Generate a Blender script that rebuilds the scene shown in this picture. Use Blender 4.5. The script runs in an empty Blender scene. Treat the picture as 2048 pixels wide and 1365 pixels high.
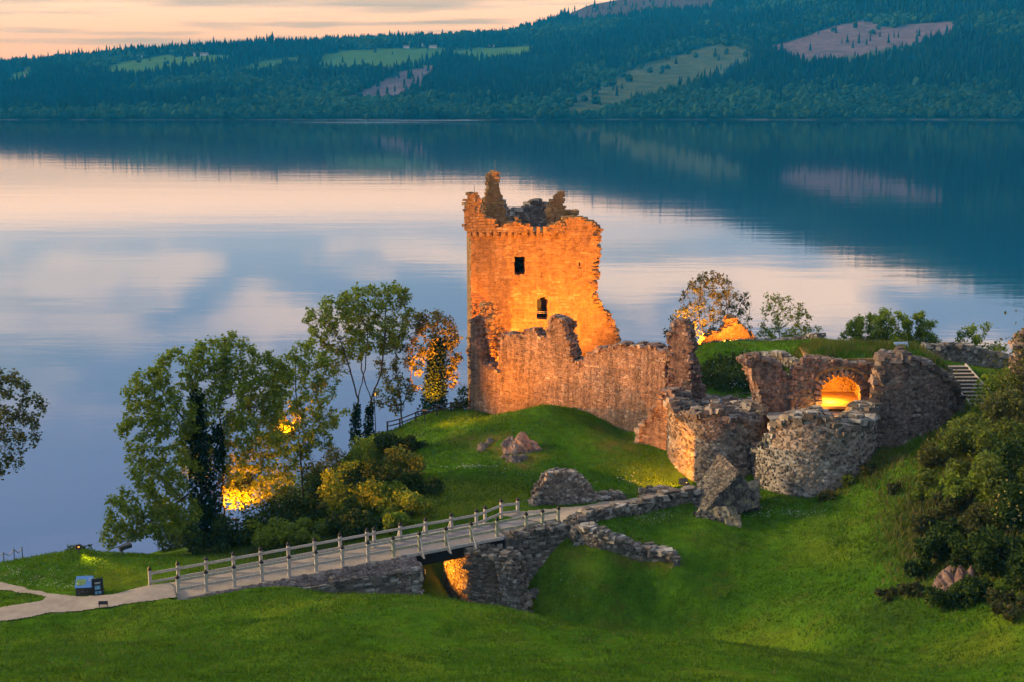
import bpy, math, random
import numpy as np
from mathutils import Vector

R = math.radians
rng = np.random.default_rng(7)
random.seed(7)
SC = bpy.context.scene

# ------------------------------------------------------------------ camera
F_PX = 2674.0                       # focal length in photo pixels (2048 wide)
CX, CY = 1024.0, 682.5
PITCH = math.atan((CY - 175.0) / F_PX)
CAM_H = 45.0
cam_d = bpy.data.cameras.new('camera')
cam_d.sensor_width = 36.0
cam_d.lens = 36.0 * F_PX / 2048.0
cam_d.clip_start = 0.5
cam_d.clip_end = 30000.0
cam = bpy.data.objects.new('camera', cam_d)
SC.collection.objects.link(cam)
cam.location = (0, 0, CAM_H)
cam.rotation_euler = (R(90) - PITCH, 0, 0)
SC.camera = cam

# ------------------------------------------------------------------ exposure, sun, sky
SC.view_settings.view_transform = 'Standard'
SC.view_settings.look = 'None'
SC.view_settings.gamma = 1.0
SC.view_settings.exposure = 0.22
SC.view_settings.use_curve_mapping = False
SC.cycles.use_denoising = True
SC.cycles.max_bounces = 6
SC.cycles.volume_bounces = 0
SC.cycles.transparent_max_bounces = 6
SC.cycles.caustics_reflective = False
SC.cycles.caustics_refractive = False

SUN_EL, SUN_AZ = R(19), R(-84)     # low from the left, soft
sun_d = bpy.data.lights.new('sun', 'SUN')
sun_d.energy = 3.9
sun_d.angle = R(9)
sun_d.color = (1.0, 0.80, 0.50)
sun = bpy.data.objects.new('sun', sun_d)
SC.collection.objects.link(sun)
sd = Vector((math.sin(SUN_AZ) * math.cos(SUN_EL), math.cos(SUN_AZ) * math.cos(SUN_EL), math.sin(SUN_EL)))
sun.rotation_euler = sd.to_track_quat('Z', 'Y').to_euler()

W = bpy.data.worlds.new('World')
SC.world = W
W.use_nodes = True


class NT:
    """tiny node-tree helper"""
    def __init__(self, tree):
        self.t = tree
        tree.nodes.clear()

    def n(self, typ, ins=None, **kw):
        nd = self.t.nodes.new(typ)
        for k, v in kw.items():
            setattr(nd, k, v)
        for k, v in (ins or {}).items():
            if hasattr(v, 'is_output') or isinstance(v, bpy.types.NodeSocket):
                self.t.links.new(v, nd.inputs[k])
            else:
                nd.inputs[k].default_value = v
        return nd

    def math(self, op, a, b=0.0, clamp=False):
        nd = self.t.nodes.new('ShaderNodeMath')
        nd.operation = op
        nd.use_clamp = clamp
        for i, v in enumerate((a, b)):
            if isinstance(v, bpy.types.NodeSocket):
                self.t.links.new(v, nd.inputs[i])
            else:
                nd.inputs[i].default_value = v
        return nd.outputs[0]

    def ramp(self, fac, stops, mode='LINEAR'):
        nd = self.t.nodes.new('ShaderNodeValToRGB')
        cr = nd.color_ramp
        cr.interpolation = mode
        while len(cr.elements) < len(stops):
            cr.elements.new(0.5)
        for e, (p, c) in zip(cr.elements, stops):
            e.position = p
            if not isinstance(c, (tuple, list)):
                c = (c, c, c)
            e.color = (*c[:3], 1)
        self.t.links.new(fac, nd.inputs[0])
        return nd.outputs[0]

    def mix(self, fac, a, b, blend='MIX'):
        nd = self.t.nodes.new('ShaderNodeMix')
        nd.data_type = 'RGBA'
        nd.blend_type = blend
        for idx, v in ((0, fac), (6, a), (7, b)):
            if isinstance(v, bpy.types.NodeSocket):
                self.t.links.new(v, nd.inputs[idx])
            else:
                nd.inputs[idx].default_value = v if not isinstance(v, tuple) else (*v[:3], 1)
        return nd.outputs[2]

    def noise(self, vec, scale, detail=4, rough=0.55, dist=0.0):
        nd = self.n('ShaderNodeTexNoise', {'Scale': scale, 'Detail': detail, 'Roughness': rough, 'Distortion': dist})
        if vec is not None:
            self.t.links.new(vec, nd.inputs['Vector'])
        return nd.outputs['Fac']

    def mapping(self, vec, scale=(1, 1, 1), loc=(0, 0, 0), rot=(0, 0, 0)):
        nd = self.n('ShaderNodeMapping', {'Scale': scale, 'Location': loc, 'Rotation': rot})
        self.t.links.new(vec, nd.inputs['Vector'])
        return nd.outputs[0]


def build_world():
    k = NT(W.node_tree)
    tc = k.n('ShaderNodeTexCoord').outputs['Generated']
    sep = k.n('ShaderNodeSeparateXYZ', {0: tc})
    z = sep.outputs['Z']
    zc = k.math('MAXIMUM', z, 0.0)
    # base colour by elevation (sine of the angle)
    base = k.ramp(zc, [
        (0.000, (0.82, 0.30, 0.08)),
        (0.030, (0.84, 0.38, 0.13)),
        (0.055, (1.00, 0.58, 0.33)),
        (0.088, (1.28, 0.90, 0.70)),
        (0.104, (0.33, 0.39, 0.72)),
        (0.150, (0.17, 0.245, 0.58)),
        (0.210, (0.16, 0.22, 0.52)),
        (0.320, (0.20, 0.24, 0.55)),
        (0.480, (0.42, 0.47, 0.66)),
        (1.000, (0.48, 0.52, 0.64))])
    # cream clouds higher up (seen mirrored in the loch)
    m1 = k.mapping(tc, scale=(6.5, 6.5, 34.0), loc=(2.9, 0.4, 0.9))
    c1 = k.noise(m1, 1.0, 6, 0.58, 0.5)
    c1 = k.ramp(c1, [(0.48, 0.0), (0.57, 1.0)])
    band = k.ramp(zc, [(0.098, 0.0), (0.122, 1.0), (0.18, 0.9), (0.25, 0.0)])
    east = k.math('MULTIPLY_ADD', sep.outputs['X'], 0.9)
    east.node.inputs[2].default_value = 0.85
    f1 = k.math('MULTIPLY', k.math('MULTIPLY', c1, band), east, clamp=True)
    col = k.mix(f1, base, (1.28, 0.97, 0.80))
    # slate-blue cloud bars between them
    m3 = k.mapping(tc, scale=(3.2, 3.2, 34.0), loc=(7.7, 1.9, 1.2))
    c3 = k.ramp(k.noise(m3, 1.0, 5, 0.55, 0.4), [(0.50, 0.0), (0.64, 1.0)])
    band3 = k.ramp(zc, [(0.10, 0.0), (0.12, 0.9), (0.34, 0.7), (0.42, 0.0)])
    col = k.mix(k.math('MULTIPLY', c3, band3), col, (0.12, 0.20, 0.44))
    # violet-grey streaks close to the horizon
    m2 = k.mapping(tc, scale=(3.4, 3.4, 70.0), loc=(5.1, 2.0, 3.7))
    c2 = k.noise(m2, 1.0, 5, 0.5, 0.2)
    c2 = k.ramp(c2, [(0.46, 0.0), (0.56, 1.0)])
    band2 = k.ramp(zc, [(0.018, 0.0), (0.028, 0.9), (0.058, 0.9), (0.072, 0.0)])
    col = k.mix(k.math('MULTIPLY', c2, band2), col, (0.26, 0.17, 0.12))
    # sky behind the camera is raised to brighten the walls facing it
    dim = k.ramp(k.math('MULTIPLY_ADD', sep.outputs['Y'], 0.5), [(0.35, 1.15), (0.65, 1.0)])
    dim.node.inputs[0].links[0].from_node.inputs[2].default_value = 0.5
    col = k.mix(1.0, col, dim, 'MULTIPLY')
    sky = k.n('ShaderNodeTexSky', sky_type='NISHITA')
    sky.sun_disc = False
    sky.sun_elevation = SUN_EL
    sky.sun_rotation = SUN_AZ
    b1 = k.n('ShaderNodeBackground', {'Color': sky.outputs[0], 'Strength': 0.05})
    b2 = k.n('ShaderNodeBackground', {'Color': col, 'Strength': 0.80})
    add = k.n('ShaderNodeAddShader', {0: b1.outputs[0], 1: b2.outputs[0]})
    k.n('ShaderNodeOutputWorld', {'Surface': add.outputs[0]})


build_world()

# ------------------------------------------------------------------ projection helpers
SP, CP = math.sin(PITCH), math.cos(PITCH)


def ray(px, py):
    u = (px - CX) / F_PX
    v = (py - CY) / F_PX
    return np.array([u, CP - v * SP, -SP - v * CP])


def at(px, py, d):
    return np.array([0, 0, CAM_H]) + ray(px, py) * d


def to_px(P):
    P = np.asarray(P, float)
    x, y, z = P[..., 0], P[..., 1], P[..., 2] - CAM_H
    dep = y * CP - z * SP
    up = y * SP + z * CP
    return CX + F_PX * x / dep, CY - F_PX * up / dep, dep


# ------------------------------------------------------------------ value noise in numpy
_perm = rng.permutation(4096)


def vnoise(x, y, scale=1.0, seed=0):
    x = np.asarray(x, float) * scale + seed * 17.3
    y = np.asarray(y, float) * scale - seed * 9.1
    xi, yi = np.floor(x).astype(int), np.floor(y).astype(int)
    xf, yf = x - xi, y - yi
    u, v = xf * xf * (3 - 2 * xf), yf * yf * (3 - 2 * yf)

    def h(i, j):
        return _perm[(_perm[i & 4095] + j) & 4095] / 4095.0
    return (h(xi, yi) * (1 - u) + h(xi + 1, yi) * u) * (1 - v) + (h(xi, yi + 1) * (1 - u) + h(xi + 1, yi + 1) * u) * v


def fbm(x, y, scale=1.0, seed=0, oct=4):
    s, a, t = 0.0, 1.0, 0.0
    for i in range(oct):
        s = s + a * vnoise(x, y, scale * 2 ** i, seed + i)
        t += a
        a *= 0.5
    return s / t


# ------------------------------------------------------------------ mesh builder
class MB:
    def __init__(self):
        self.v, self.q, self.t, self.qm, self.tm, self.nv = [], [], [], [], [], 0

    def add(self, V, quads=None, tris=None, m=0):
        V = np.asarray(V, float).reshape(-1, 3)
        if quads is not None and len(quads):
            q = np.asarray(quads, int).reshape(-1, 4) + self.nv
            self.q.append(q)
            self.qm.append(np.full(len(q), m))
        if tris is not None and len(tris):
            t = np.asarray(tris, int).reshape(-1, 3) + self.nv
            self.t.append(t)
            self.tm.append(np.full(len(t), m))
        self.v.append(V)
        self.nv += len(V)
        return self

    def box(self, c, half, rz=0.0, m=0, axes=None):
        c = np.asarray(c, float)
        if axes is None:
            ca, sa = math.cos(rz), math.sin(rz)
            axes = (np.array([ca, sa, 0]), np.array([-sa, ca, 0]), np.array([0, 0, 1.0]))
        blocks(self, [c], [axes[0]], [axes[1]], [axes[2]], [half], 0.0, m)
        return self

    def bar(self, a, b, w, h=None, m=0, up=(0, 0, 1)):
        """rectangular bar from a to b"""
        a, b = np.asarray(a, float), np.asarray(b, float)
        d = b - a
        L = np.linalg.norm(d)
        d = d / L
        up = np.asarray(up, float)
        s = np.cross(d, up)
        if np.linalg.norm(s) < 1e-4:
            s = np.cross(d, np.array([1.0, 0, 0]))
        s /= np.linalg.norm(s)
        t = np.cross(s, d)
        blocks(self, [(a + b) / 2], [d], [s], [t], [(L / 2, w / 2, (h or w) / 2)], 0.0, m)
        return self

    def tubes(self, A, B, ra, rb, n=5, m=0):
        A, B = np.asarray(A, float).reshape(-1, 3), np.asarray(B, float).reshape(-1, 3)
        ra, rb = np.asarray(ra, float).reshape(-1), np.asarray(rb, float).reshape(-1)
        d = B - A
        L = np.linalg.norm(d, axis=1, keepdims=True)
        d = d / np.maximum(L, 1e-6)
        ref = np.where(np.abs(d[:, 2:3]) > 0.9, np.array([[1.0, 0, 0]]), np.array([[0, 0, 1.0]]))
        s = np.cross(d, ref)
        s /= np.linalg.norm(s, axis=1, keepdims=True)
        t = np.cross(d, s)
        ang = np.arange(n) * 2 * np.pi / n
        ring = s[:, None, :] * np.cos(ang)[None, :, None] + t[:, None, :] * np.sin(ang)[None, :, None]
        va = A[:, None, :] + ring * ra[:, None, None]
        vb = B[:, None, :] + ring * rb[:, None, None]
        V = np.concatenate([va, vb], 1).reshape(-1, 3)
        i = np.arange(n)
        q = np.stack([i, (i + 1) % n, (i + 1) % n + n, i + n], 1)
        Q = (q[None] + (np.arange(len(A)) * 2 * n)[:, None, None]).reshape(-1, 4)
        self.add(V, Q, m=m)
        return self

    def build(self, name, mats, parent=None, smooth=False, origin=None, coll=None):
        V = np.concatenate(self.v) if self.v else np.zeros((0, 3))
        if origin is not None:
            V = V - np.asarray(origin, float)
        Q = np.concatenate(self.q) if self.q else np.zeros((0, 4), int)
        T = np.concatenate(self.t) if self.t else np.zeros((0, 3), int)
        mi = np.concatenate(([*self.qm] if self.q else []) + ([*self.tm] if self.t else []) or [np.zeros(0)])
        me = bpy.data.meshes.new(name)
        me.vertices.add(len(V))
        me.vertices.foreach_set('co', V.astype(np.float32).ravel())
        nl = Q.size + T.size
        me.loops.add(nl)
        me.loops.foreach_set('vertex_index', np.concatenate([Q.ravel(), T.ravel()]).astype(np.int32))
        me.polygons.add(len(Q) + len(T))
        ls = np.concatenate([np.arange(len(Q)) * 4, Q.size + np.arange(len(T)) * 3]).astype(np.int32)
        me.polygons.foreach_set('loop_start', ls)
        if not isinstance(mats, (list, tuple)):
            mats = [mats]
        for mm in mats:
            me.materials.append(mm)
        me.polygons.foreach_set('material_index', mi.astype(np.int32))
        me.polygons.foreach_set('use_smooth', np.full(len(Q) + len(T), smooth))
        me.update(calc_edges=True)
        o = bpy.data.objects.new(name, me)
        SC.collection.objects.link(o)
        if parent is not None:
            o.parent = parent
        if origin is not None and parent is None:
            o.location = Vector([float(c) for c in origin])
        return o


_BQ = np.array([[0, 3, 2, 1], [4, 5, 6, 7], [0, 1, 5, 4], [1, 2, 6, 5], [2, 3, 7, 6], [3, 0, 4, 7]])
_BS = np.array([[-1, -1, -1], [1, -1, -1], [1, 1, -1], [-1, 1, -1], [-1, -1, 1], [1, -1, 1], [1, 1, 1], [-1, 1, 1]], float)


def blocks(mb, C, U, V, N, H, jit=0.15, m=0, taper=1.0):
    """many 6-sided stones: centres C, axes U V N, half sizes H (U,V,N)"""
    C, U, V, N, H = (np.asarray(a, float).reshape(-1, 3) for a in (C, U, V, N, H))
    n = len(C)
    if n == 0:
        return
    S = np.repeat(_BS[None], n, 0)
    if taper != 1.0:
        S[:, 4:, :2] *= taper
    if jit > 0:
        S = S + rng.uniform(-jit, jit, S.shape)
    S = S * H[:, None, :]
    P = C[:, None] + S[..., 0:1] * U[:, None] + S[..., 1:2] * V[:, None] + S[..., 2:3] * N[:, None]
    Q = (_BQ[None] + (np.arange(n) * 8)[:, None, None]).reshape(-1, 4)
    mb.add(P.reshape(-1, 3), Q, m=m)


def in_poly(x, y, poly):
    x, y = np.asarray(x, float), np.asarray(y, float)
    r = np.zeros(x.shape, bool)
    p = np.asarray(poly, float)
    j = len(p) - 1
    for i in range(len(p)):
        xi, yi, xj, yj = *p[i], *p[j]
        if yi != yj:
            c = ((yi > y) != (yj > y)) & (x < (xj - xi) * (y - yi) / (yj - yi) + xi)
            r ^= c
        j = i
    return r


# ------------------------------------------------------------------ object property helpers
def tag(o, label=None, cat=None, group=None, kind=None):
    for k_, v_ in (('label', label), ('category', cat), ('group', group), ('kind', kind)):
        if v_:
            o[k_] = v_
    return o


def thing(name, loc, label, cat, group=None):
    o = bpy.data.objects.new(name, None)
    o.empty_display_size = 0.3
    SC.collection.objects.link(o)
    o.location = Vector([float(c) for c in loc])
    return tag(o, label, cat, group)


def copy_tree(o, parent=None):
    c = o.copy()
    SC.collection.objects.link(c)
    c.parent = parent
    for ch in o.children:
        copy_tree(ch, c)
    return c


# ------------------------------------------------------------------ materials
MATS = {}


def mat(name):
    m = bpy.data.materials.new(name)
    m.use_nodes = True
    k = NT(m.node_tree)
    MATS[name] = m
    return m, k


def finish(k, col, rough=0.8, bump=None, bump_d=0.03, bump_s=0.6, spec=0.3, extra=None):
    p = k.n('ShaderNodeBsdfPrincipled', {'Roughness': rough})
    if isinstance(col, bpy.types.NodeSocket):
        k.t.links.new(col, p.inputs['Base Color'])
    else:
        p.inputs['Base Color'].default_value = (*col, 1)
    p.inputs['Specular IOR Level'].default_value = spec
    if bump is not None:
        b = k.n('ShaderNodeBump', {'Height': bump, 'Distance': bump_d, 'Strength': bump_s})
        k.t.links.new(b.outputs[0], p.inputs['Normal'])
    for kk, vv in (extra or {}).items():
        p.inputs[kk].default_value = vv
    k.n('ShaderNodeOutputMaterial', {'Surface': p.outputs[0]})
    return p


def stone_mat(name, palette, lichen=0.35, mott=0.5, streak=0.0, lich_col=(0.42, 0.41, 0.36)):
    m, k = mat(name)
    geo = k.n('ShaderNodeNewGeometry')
    pos = geo.outputs['Position']
    rnd = geo.outputs['Random Per Island']
    n = len(palette)
    col = k.ramp(rnd, [(i / n, c) for i, c in enumerate(palette)], 'CONSTANT')
    nz = k.noise(pos, 2.2, 6, 0.65)
    col = k.mix(mott, col, k.ramp(nz, [(0.3, 0.35), (0.7, 1.7)]), 'MULTIPLY')
    n3 = k.noise(pos, 0.35, 4, 0.6)
    col = k.mix(0.6, col, k.ramp(n3, [(0.35, 0.55), (0.65, 1.35)]), 'MULTIPLY')
    if streak:
        sv = k.mapping(pos, scale=(2.6, 2.6, 0.22))
        s = k.noise(sv, 1.0, 4, 0.6)
        col = k.mix(streak, col, k.ramp(s, [(0.4, 0.28), (0.58, 1.1)]), 'MULTIPLY')
    l1 = k.noise(pos, 5.5, 3, 0.7)
    lm = k.ramp(l1, [(0.60 - 0.0, 0.0), (0.66, 1.0)])
    l2 = k.ramp(k.noise(pos, 0.8, 2, 0.5), [(0.40, 0.0), (0.6, 1.0)])
    col = k.mix(k.math('MULTIPLY', k.math('MULTIPLY', lm, l2), lichen), col, lich_col)
    fine = k.noise(pos, 14.0, 5, 0.7)
    finish(k, col, 0.92, fine, 0.05, 0.7, 0.15)
    return m


def simple_mat(name, col, var=0.25, scale=6.0, rough=0.8, spec=0.3, bump=0.3, extra=None):
    m, k = mat(name)
    geo = k.n('ShaderNodeNewGeometry')
    nz = k.noise(geo.outputs['Position'], scale, 5, 0.6)
    lo, hi = tuple(c * (1 - var) for c in col), tuple(min(1, c * (1 + var)) for c in col)
    c = k.ramp(nz, [(0.3, lo), (0.7, hi)])
    finish(k, c, rough, nz, 0.02, bump, spec, extra)
    return m


M_STONE_GREY = stone_mat('rubble_grey', [(0.13, 0.115, 0.09), (0.20, 0.17, 0.13), (0.28, 0.245, 0.19), (0.16, 0.13, 0.10),
                                         (0.34, 0.30, 0.24), (0.095, 0.085, 0.07), (0.24, 0.19, 0.145), (0.42, 0.39, 0.33)], 0.6)
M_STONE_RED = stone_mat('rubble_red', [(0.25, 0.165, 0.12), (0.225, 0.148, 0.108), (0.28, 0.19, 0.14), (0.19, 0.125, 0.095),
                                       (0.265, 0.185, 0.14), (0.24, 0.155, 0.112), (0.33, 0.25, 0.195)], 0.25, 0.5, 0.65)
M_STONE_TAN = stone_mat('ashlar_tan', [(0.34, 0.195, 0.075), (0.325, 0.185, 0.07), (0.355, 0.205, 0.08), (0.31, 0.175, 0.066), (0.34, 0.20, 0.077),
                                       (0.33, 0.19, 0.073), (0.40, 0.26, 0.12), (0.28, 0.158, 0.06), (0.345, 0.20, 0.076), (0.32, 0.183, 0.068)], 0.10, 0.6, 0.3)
M_STONE_ROOF = stone_mat('rubble_dark', [(0.07, 0.062, 0.052), (0.10, 0.088, 0.07), (0.13, 0.115, 0.09), (0.055, 0.05, 0.045),
                                         (0.16, 0.14, 0.11)], 0.85, 0.5)
M_COBBLE = stone_mat('cobble', [(0.17, 0.125, 0.10), (0.21, 0.165, 0.13), (0.13, 0.10, 0.082), (0.24, 0.195, 0.16), (0.18, 0.145, 0.12)], 0.15)
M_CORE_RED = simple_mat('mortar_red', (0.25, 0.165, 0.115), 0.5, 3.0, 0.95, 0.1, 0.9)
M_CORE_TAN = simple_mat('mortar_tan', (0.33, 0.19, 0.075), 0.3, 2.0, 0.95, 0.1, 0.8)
M_CORE_GREY = simple_mat('mortar_grey', (0.19, 0.165, 0.13), 0.6, 4.0, 0.95, 0.1, 1.0)
M_CORE_PALE = simple_mat('mortar_pale', (0.36, 0.31, 0.25), 0.3, 4.0, 0.95, 0.1, 0.7)
M_WOOD = simple_mat('weathered_wood', (0.47, 0.42, 0.35), 0.3, 9.0, 0.8, 0.2, 0.4)
M_WOOD_GREEN = simple_mat('algae_wood', (0.38, 0.37, 0.24), 0.4, 7.0, 0.8, 0.2, 0.4)
M_WOOD_DARK = simple_mat('dark_wood', (0.06, 0.045, 0.033), 0.4, 8.0, 0.85, 0.2, 0.4)
M_CAP = simple_mat('post_cap', (0.025, 0.019, 0.018), 0.3, 6.0, 0.6, 0.3, 0.3)
M_BEAM = simple_mat('dark_steel', (0.016, 0.014, 0.013), 0.3, 5.0, 0.6, 0.3, 0.2)
M_METAL = simple_mat('rail_metal', (0.10, 0.10, 0.105), 0.2, 5.0, 0.5, 0.5, 0.1)
M_CONC = simple_mat('concrete', (0.15, 0.13, 0.10), 0.45, 2.5, 0.9, 0.15, 0.5)
M_DECK = simple_mat('deck_grey', (0.25, 0.225, 0.21), 0.12, 2.0, 0.85, 0.2, 0.2)
M_PATH = simple_mat('path_gravel', (0.33, 0.275, 0.21), 0.18, 1.2, 0.9, 0.15, 0.35)
M_BLACK = simple_mat('black_board', (0.012, 0.012, 0.013), 0.2, 5.0, 0.5, 0.4, 0.1)
M_LAMPBODY = simple_mat('lamp_housing', (0.03, 0.03, 0.03), 0.2, 5.0, 0.5, 0.4, 0.1)
M_BARK = simple_mat('bark', (0.060, 0.047, 0.034), 0.5, 5.0, 0.95, 0.1, 0.9)
M_BARK_PALE = simple_mat('bark_pale', (0.13, 0.105, 0.08), 0.4, 5.0, 0.95, 0.1, 0.9)


def leaf_mat(name, cols, trans=0.35, spec=0.05, bigs=0.45):
    m, k = mat(name)
    geo = k.n('ShaderNodeNewGeometry')
    n = len(cols)
    col = k.ramp(geo.outputs['Random Per Island'], [(i / max(1, n - 1), c) for i, c in enumerate(cols)])
    big = k.noise(geo.outputs['Position'], bigs, 3, 0.5)
    col = k.mix(0.6, col, k.ramp(big, [(0.35, 0.62), (0.65, 1.35)]), 'MULTIPLY')
    p = k.n('ShaderNodeBsdfPrincipled', {'Base Color': col, 'Roughness': 0.7, 'Specular IOR Level': spec})
    t = k.n('ShaderNodeBsdfTranslucent', {'Color': col})
    mx = k.n('ShaderNodeMixShader', {0: trans, 1: p.outputs[0], 2: t.outputs[0]})
    k.n('ShaderNodeOutputMaterial', {'Surface': mx.outputs[0]})
    return m


M_LEAF = leaf_mat('leaf_green', [(0.13, 0.20, 0.018), (0.19, 0.265, 0.022), (0.25, 0.31, 0.03), (0.15, 0.22, 0.018)])
M_LEAF_YEL = leaf_mat('leaf_yellowgreen', [(0.13, 0.18, 0.022), (0.17, 0.21, 0.03), (0.10, 0.145, 0.02), (0.20, 0.22, 0.04)])
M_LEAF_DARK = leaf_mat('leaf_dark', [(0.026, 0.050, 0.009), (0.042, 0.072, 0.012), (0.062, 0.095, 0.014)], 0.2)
M_IVY = leaf_mat('leaf_ivy', [(0.008, 0.020, 0.006), (0.014, 0.030, 0.008), (0.022, 0.042, 0.010)], 0.1)
M_LEAF_OLIVE = leaf_mat('leaf_olive', [(0.11, 0.125, 0.028), (0.15, 0.15, 0.035), (0.09, 0.11, 0.02), (0.18, 0.165, 0.05)])
M_BRACKEN = leaf_mat('leaf_bracken', [(0.05, 0.075, 0.014), (0.08, 0.09, 0.02), (0.10, 0.08, 0.03), (0.045, 0.085, 0.014)], 0.25)
M_BLADE = leaf_mat('grass_blade', [(0.045, 0.125, 0.008), (0.075, 0.155, 0.010), (0.10, 0.17, 0.016), (0.055, 0.14, 0.008)], 0.3)
M_BLADE_DRY = leaf_mat('grass_blade_dry', [(0.16, 0.16, 0.03), (0.20, 0.15, 0.05), (0.12, 0.16, 0.02), (0.09, 0.14, 0.015)], 0.3)
M_PETAL = simple_mat('white_petal', (0.55, 0.55, 0.45), 0.1, 5.0, 0.8, 0.1, 0.0)
M_PETAL_YEL = simple_mat('cream_blossom', (0.50, 0.40, 0.10), 0.2, 5.0, 0.8, 0.1, 0.0)


def grass_mat():
    m, k = mat('meadow_grass')
    geo = k.n('ShaderNodeNewGeometry')
    pos = geo.outputs['Position']
    a = k.noise(pos, 0.16, 5, 0.6)
    b = k.noise(pos, 1.3, 6, 0.7)
    c = k.noise(k.mapping(pos, scale=(1, 1.0, 0.3)), 7.0, 4, 0.7)
    col = k.ramp(a, [(0.3, (0.040, 0.110, 0.006)), (0.5, (0.062, 0.140, 0.007)), (0.72, (0.120, 0.175, 0.010))])
    col = k.mix(0.75, col, k.ramp(b, [(0.3, 0.55), (0.7, 1.5)]), 'MULTIPLY')
    col = k.mix(0.55, col, k.ramp(c, [(0.3, 0.5), (0.7, 1.5)]), 'MULTIPLY')
    worn = k.ramp(k.noise(k.mapping(pos, scale=(0.5, 0.9, 0.5)), 0.9, 6, 0.72), [(0.54, 0.0), (0.68, 0.65)])
    col = k.mix(worn, col, k.ramp(c, [(0.3, (0.075, 0.085, 0.012)), (0.7, (0.15, 0.145, 0.025))]))
    dry = k.n('ShaderNodeAttribute', attribute_name='dry').outputs['Fac']
    dn = k.math('MULTIPLY', dry, k.ramp(k.noise(pos, 0.9, 5, 0.7), [(0.36, 0.0), (0.60, 1.0)]), clamp=True)
    col = k.mix(dn, col, k.ramp(k.noise(pos, 2.5, 4, 0.6), [(0.35, (0.13, 0.075, 0.022)), (0.65, (0.21, 0.14, 0.03))]))
    yel = k.n('ShaderNodeAttribute', attribute_name='yellow_tint').outputs['Fac']  # yellow tint: floodlit look of the slopes put into the grass colour
    col = k.mix(k.math('MULTIPLY', yel, 0.75), col, k.ramp(b, [(0.3, (0.10, 0.13, 0.008)), (0.7, (0.19, 0.19, 0.016))]))
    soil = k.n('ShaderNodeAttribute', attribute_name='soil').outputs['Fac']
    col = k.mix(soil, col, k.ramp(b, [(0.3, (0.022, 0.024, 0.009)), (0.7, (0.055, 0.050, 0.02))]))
    bm = k.math('ADD', k.math('MULTIPLY', b, 1.2), c)
    finish(k, col, 1.0, bm, 0.12, 0.8, 0.0)
    return m


M_GRASS = grass_mat()


def water_mat():
    m, k = mat('loch_water')
    geo = k.n('ShaderNodeNewGeometry')
    pos = geo.outputs['Position']
    w1 = k.noise(k.mapping(pos, scale=(0.05, 0.16, 1)), 1.0, 4, 0.6)
    w2 = k.noise(k.mapping(pos, scale=(0.012, 0.05, 1)), 1.0, 3, 0.5)
    h = k.math('ADD', k.math('MULTIPLY', w1, 0.45), w2)
    bmp = k.n('ShaderNodeBump', {'Height': h, 'Distance': 0.042, 'Strength': 1.0})
    # a wind-ruffled strip under the far shore catches the sky
    sep = k.n('ShaderNodeSeparateXYZ', {0: pos})
    wind = k.noise(k.mapping(pos, scale=(0.0013, 0.011, 1), loc=(0.55, 3.3, 0)), 1.0, 3, 0.5)
    wind = k.ramp(wind, [(0.53, 0.0), (0.60, 1.0)])
    far = k.ramp(k.math('MULTIPLY', sep.outputs['Y'], 1 / 2000.0), [(0.82, 0.0), (0.90, 1.0)])
    lr = k.ramp(k.math('MULTIPLY_ADD', sep.outputs['X'], 1 / 2000.0), [(0.28, 0.0), (0.33, 1.0), (0.47, 1.0), (0.52, 0.0)])
    lr.node.inputs[0].links[0].from_node.inputs[2].default_value = 0.5
    far = k.math('MULTIPLY', far, lr)
    wind = k.math('MULTIPLY', wind, far)
    rough = k.math('MULTIPLY_ADD', wind, 0.20)
    rough.node.inputs[2].default_value = 0.045
    g = k.n('ShaderNodeBsdfGlossy', {'Color': (0.93, 0.95, 1.0, 1), 'Roughness': rough, 'Normal': bmp.outputs[0]})
    d = k.n('ShaderNodeBsdfDiffuse', {'Color': (0.006, 0.020, 0.040, 1)})
    fr = k.n('ShaderNodeFresnel', {'IOR': 1.9})
    f = k.math('MULTIPLY_ADD', fr.outputs[0], 0.62)
    f.node.inputs[2].default_value = 0.36
    mx = k.n('ShaderNodeMixShader', {0: f, 1: d.outputs[0], 2: g.outputs[0]})
    k.n('ShaderNodeOutputMaterial', {'Surface': mx.outputs[0]})
    return m


M_WATER = water_mat()


def hill_mat():
    m, k = mat('hillside')
    geo = k.n('ShaderNodeNewGeometry')
    pos = geo.outputs['Position']
    a = k.noise(pos, 0.02, 6, 0.7)
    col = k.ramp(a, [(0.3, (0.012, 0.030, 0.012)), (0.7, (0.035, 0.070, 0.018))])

    def att(n):
        return k.n('ShaderNodeAttribute', attribute_name=n).outputs['Fac']
    b = k.noise(pos, 0.05, 5, 0.65)
    col = k.mix(att('field'), col, k.ramp(b, [(0.3, (0.04, 0.11, 0.022)), (0.7, (0.075, 0.15, 0.03))]))
    col = k.mix(att('rough'), col, k.ramp(b, [(0.3, (0.030, 0.055, 0.022)), (0.7, (0.085, 0.105, 0.05))]))
    col = k.mix(att('felled'), col, k.ramp(b, [(0.3, (0.075, 0.058, 0.070)), (0.7, (0.16, 0.12, 0.14))]))
    col = k.mix(att('moor'), col, k.ramp(b, [(0.3, (0.045, 0.032, 0.03)), (0.7, (0.08, 0.055, 0.05))]))
    col = k.mix(k.math('MULTIPLY', att('shingle'), k.ramp(k.noise(pos, 0.012, 3, 0.6), [(0.45, 0.0), (0.6, 0.8)])), col, (0.20, 0.18, 0.18))
    finish(k, col, 1.0, b, 3.0, 0.5, 0.0)
    return m


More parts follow.
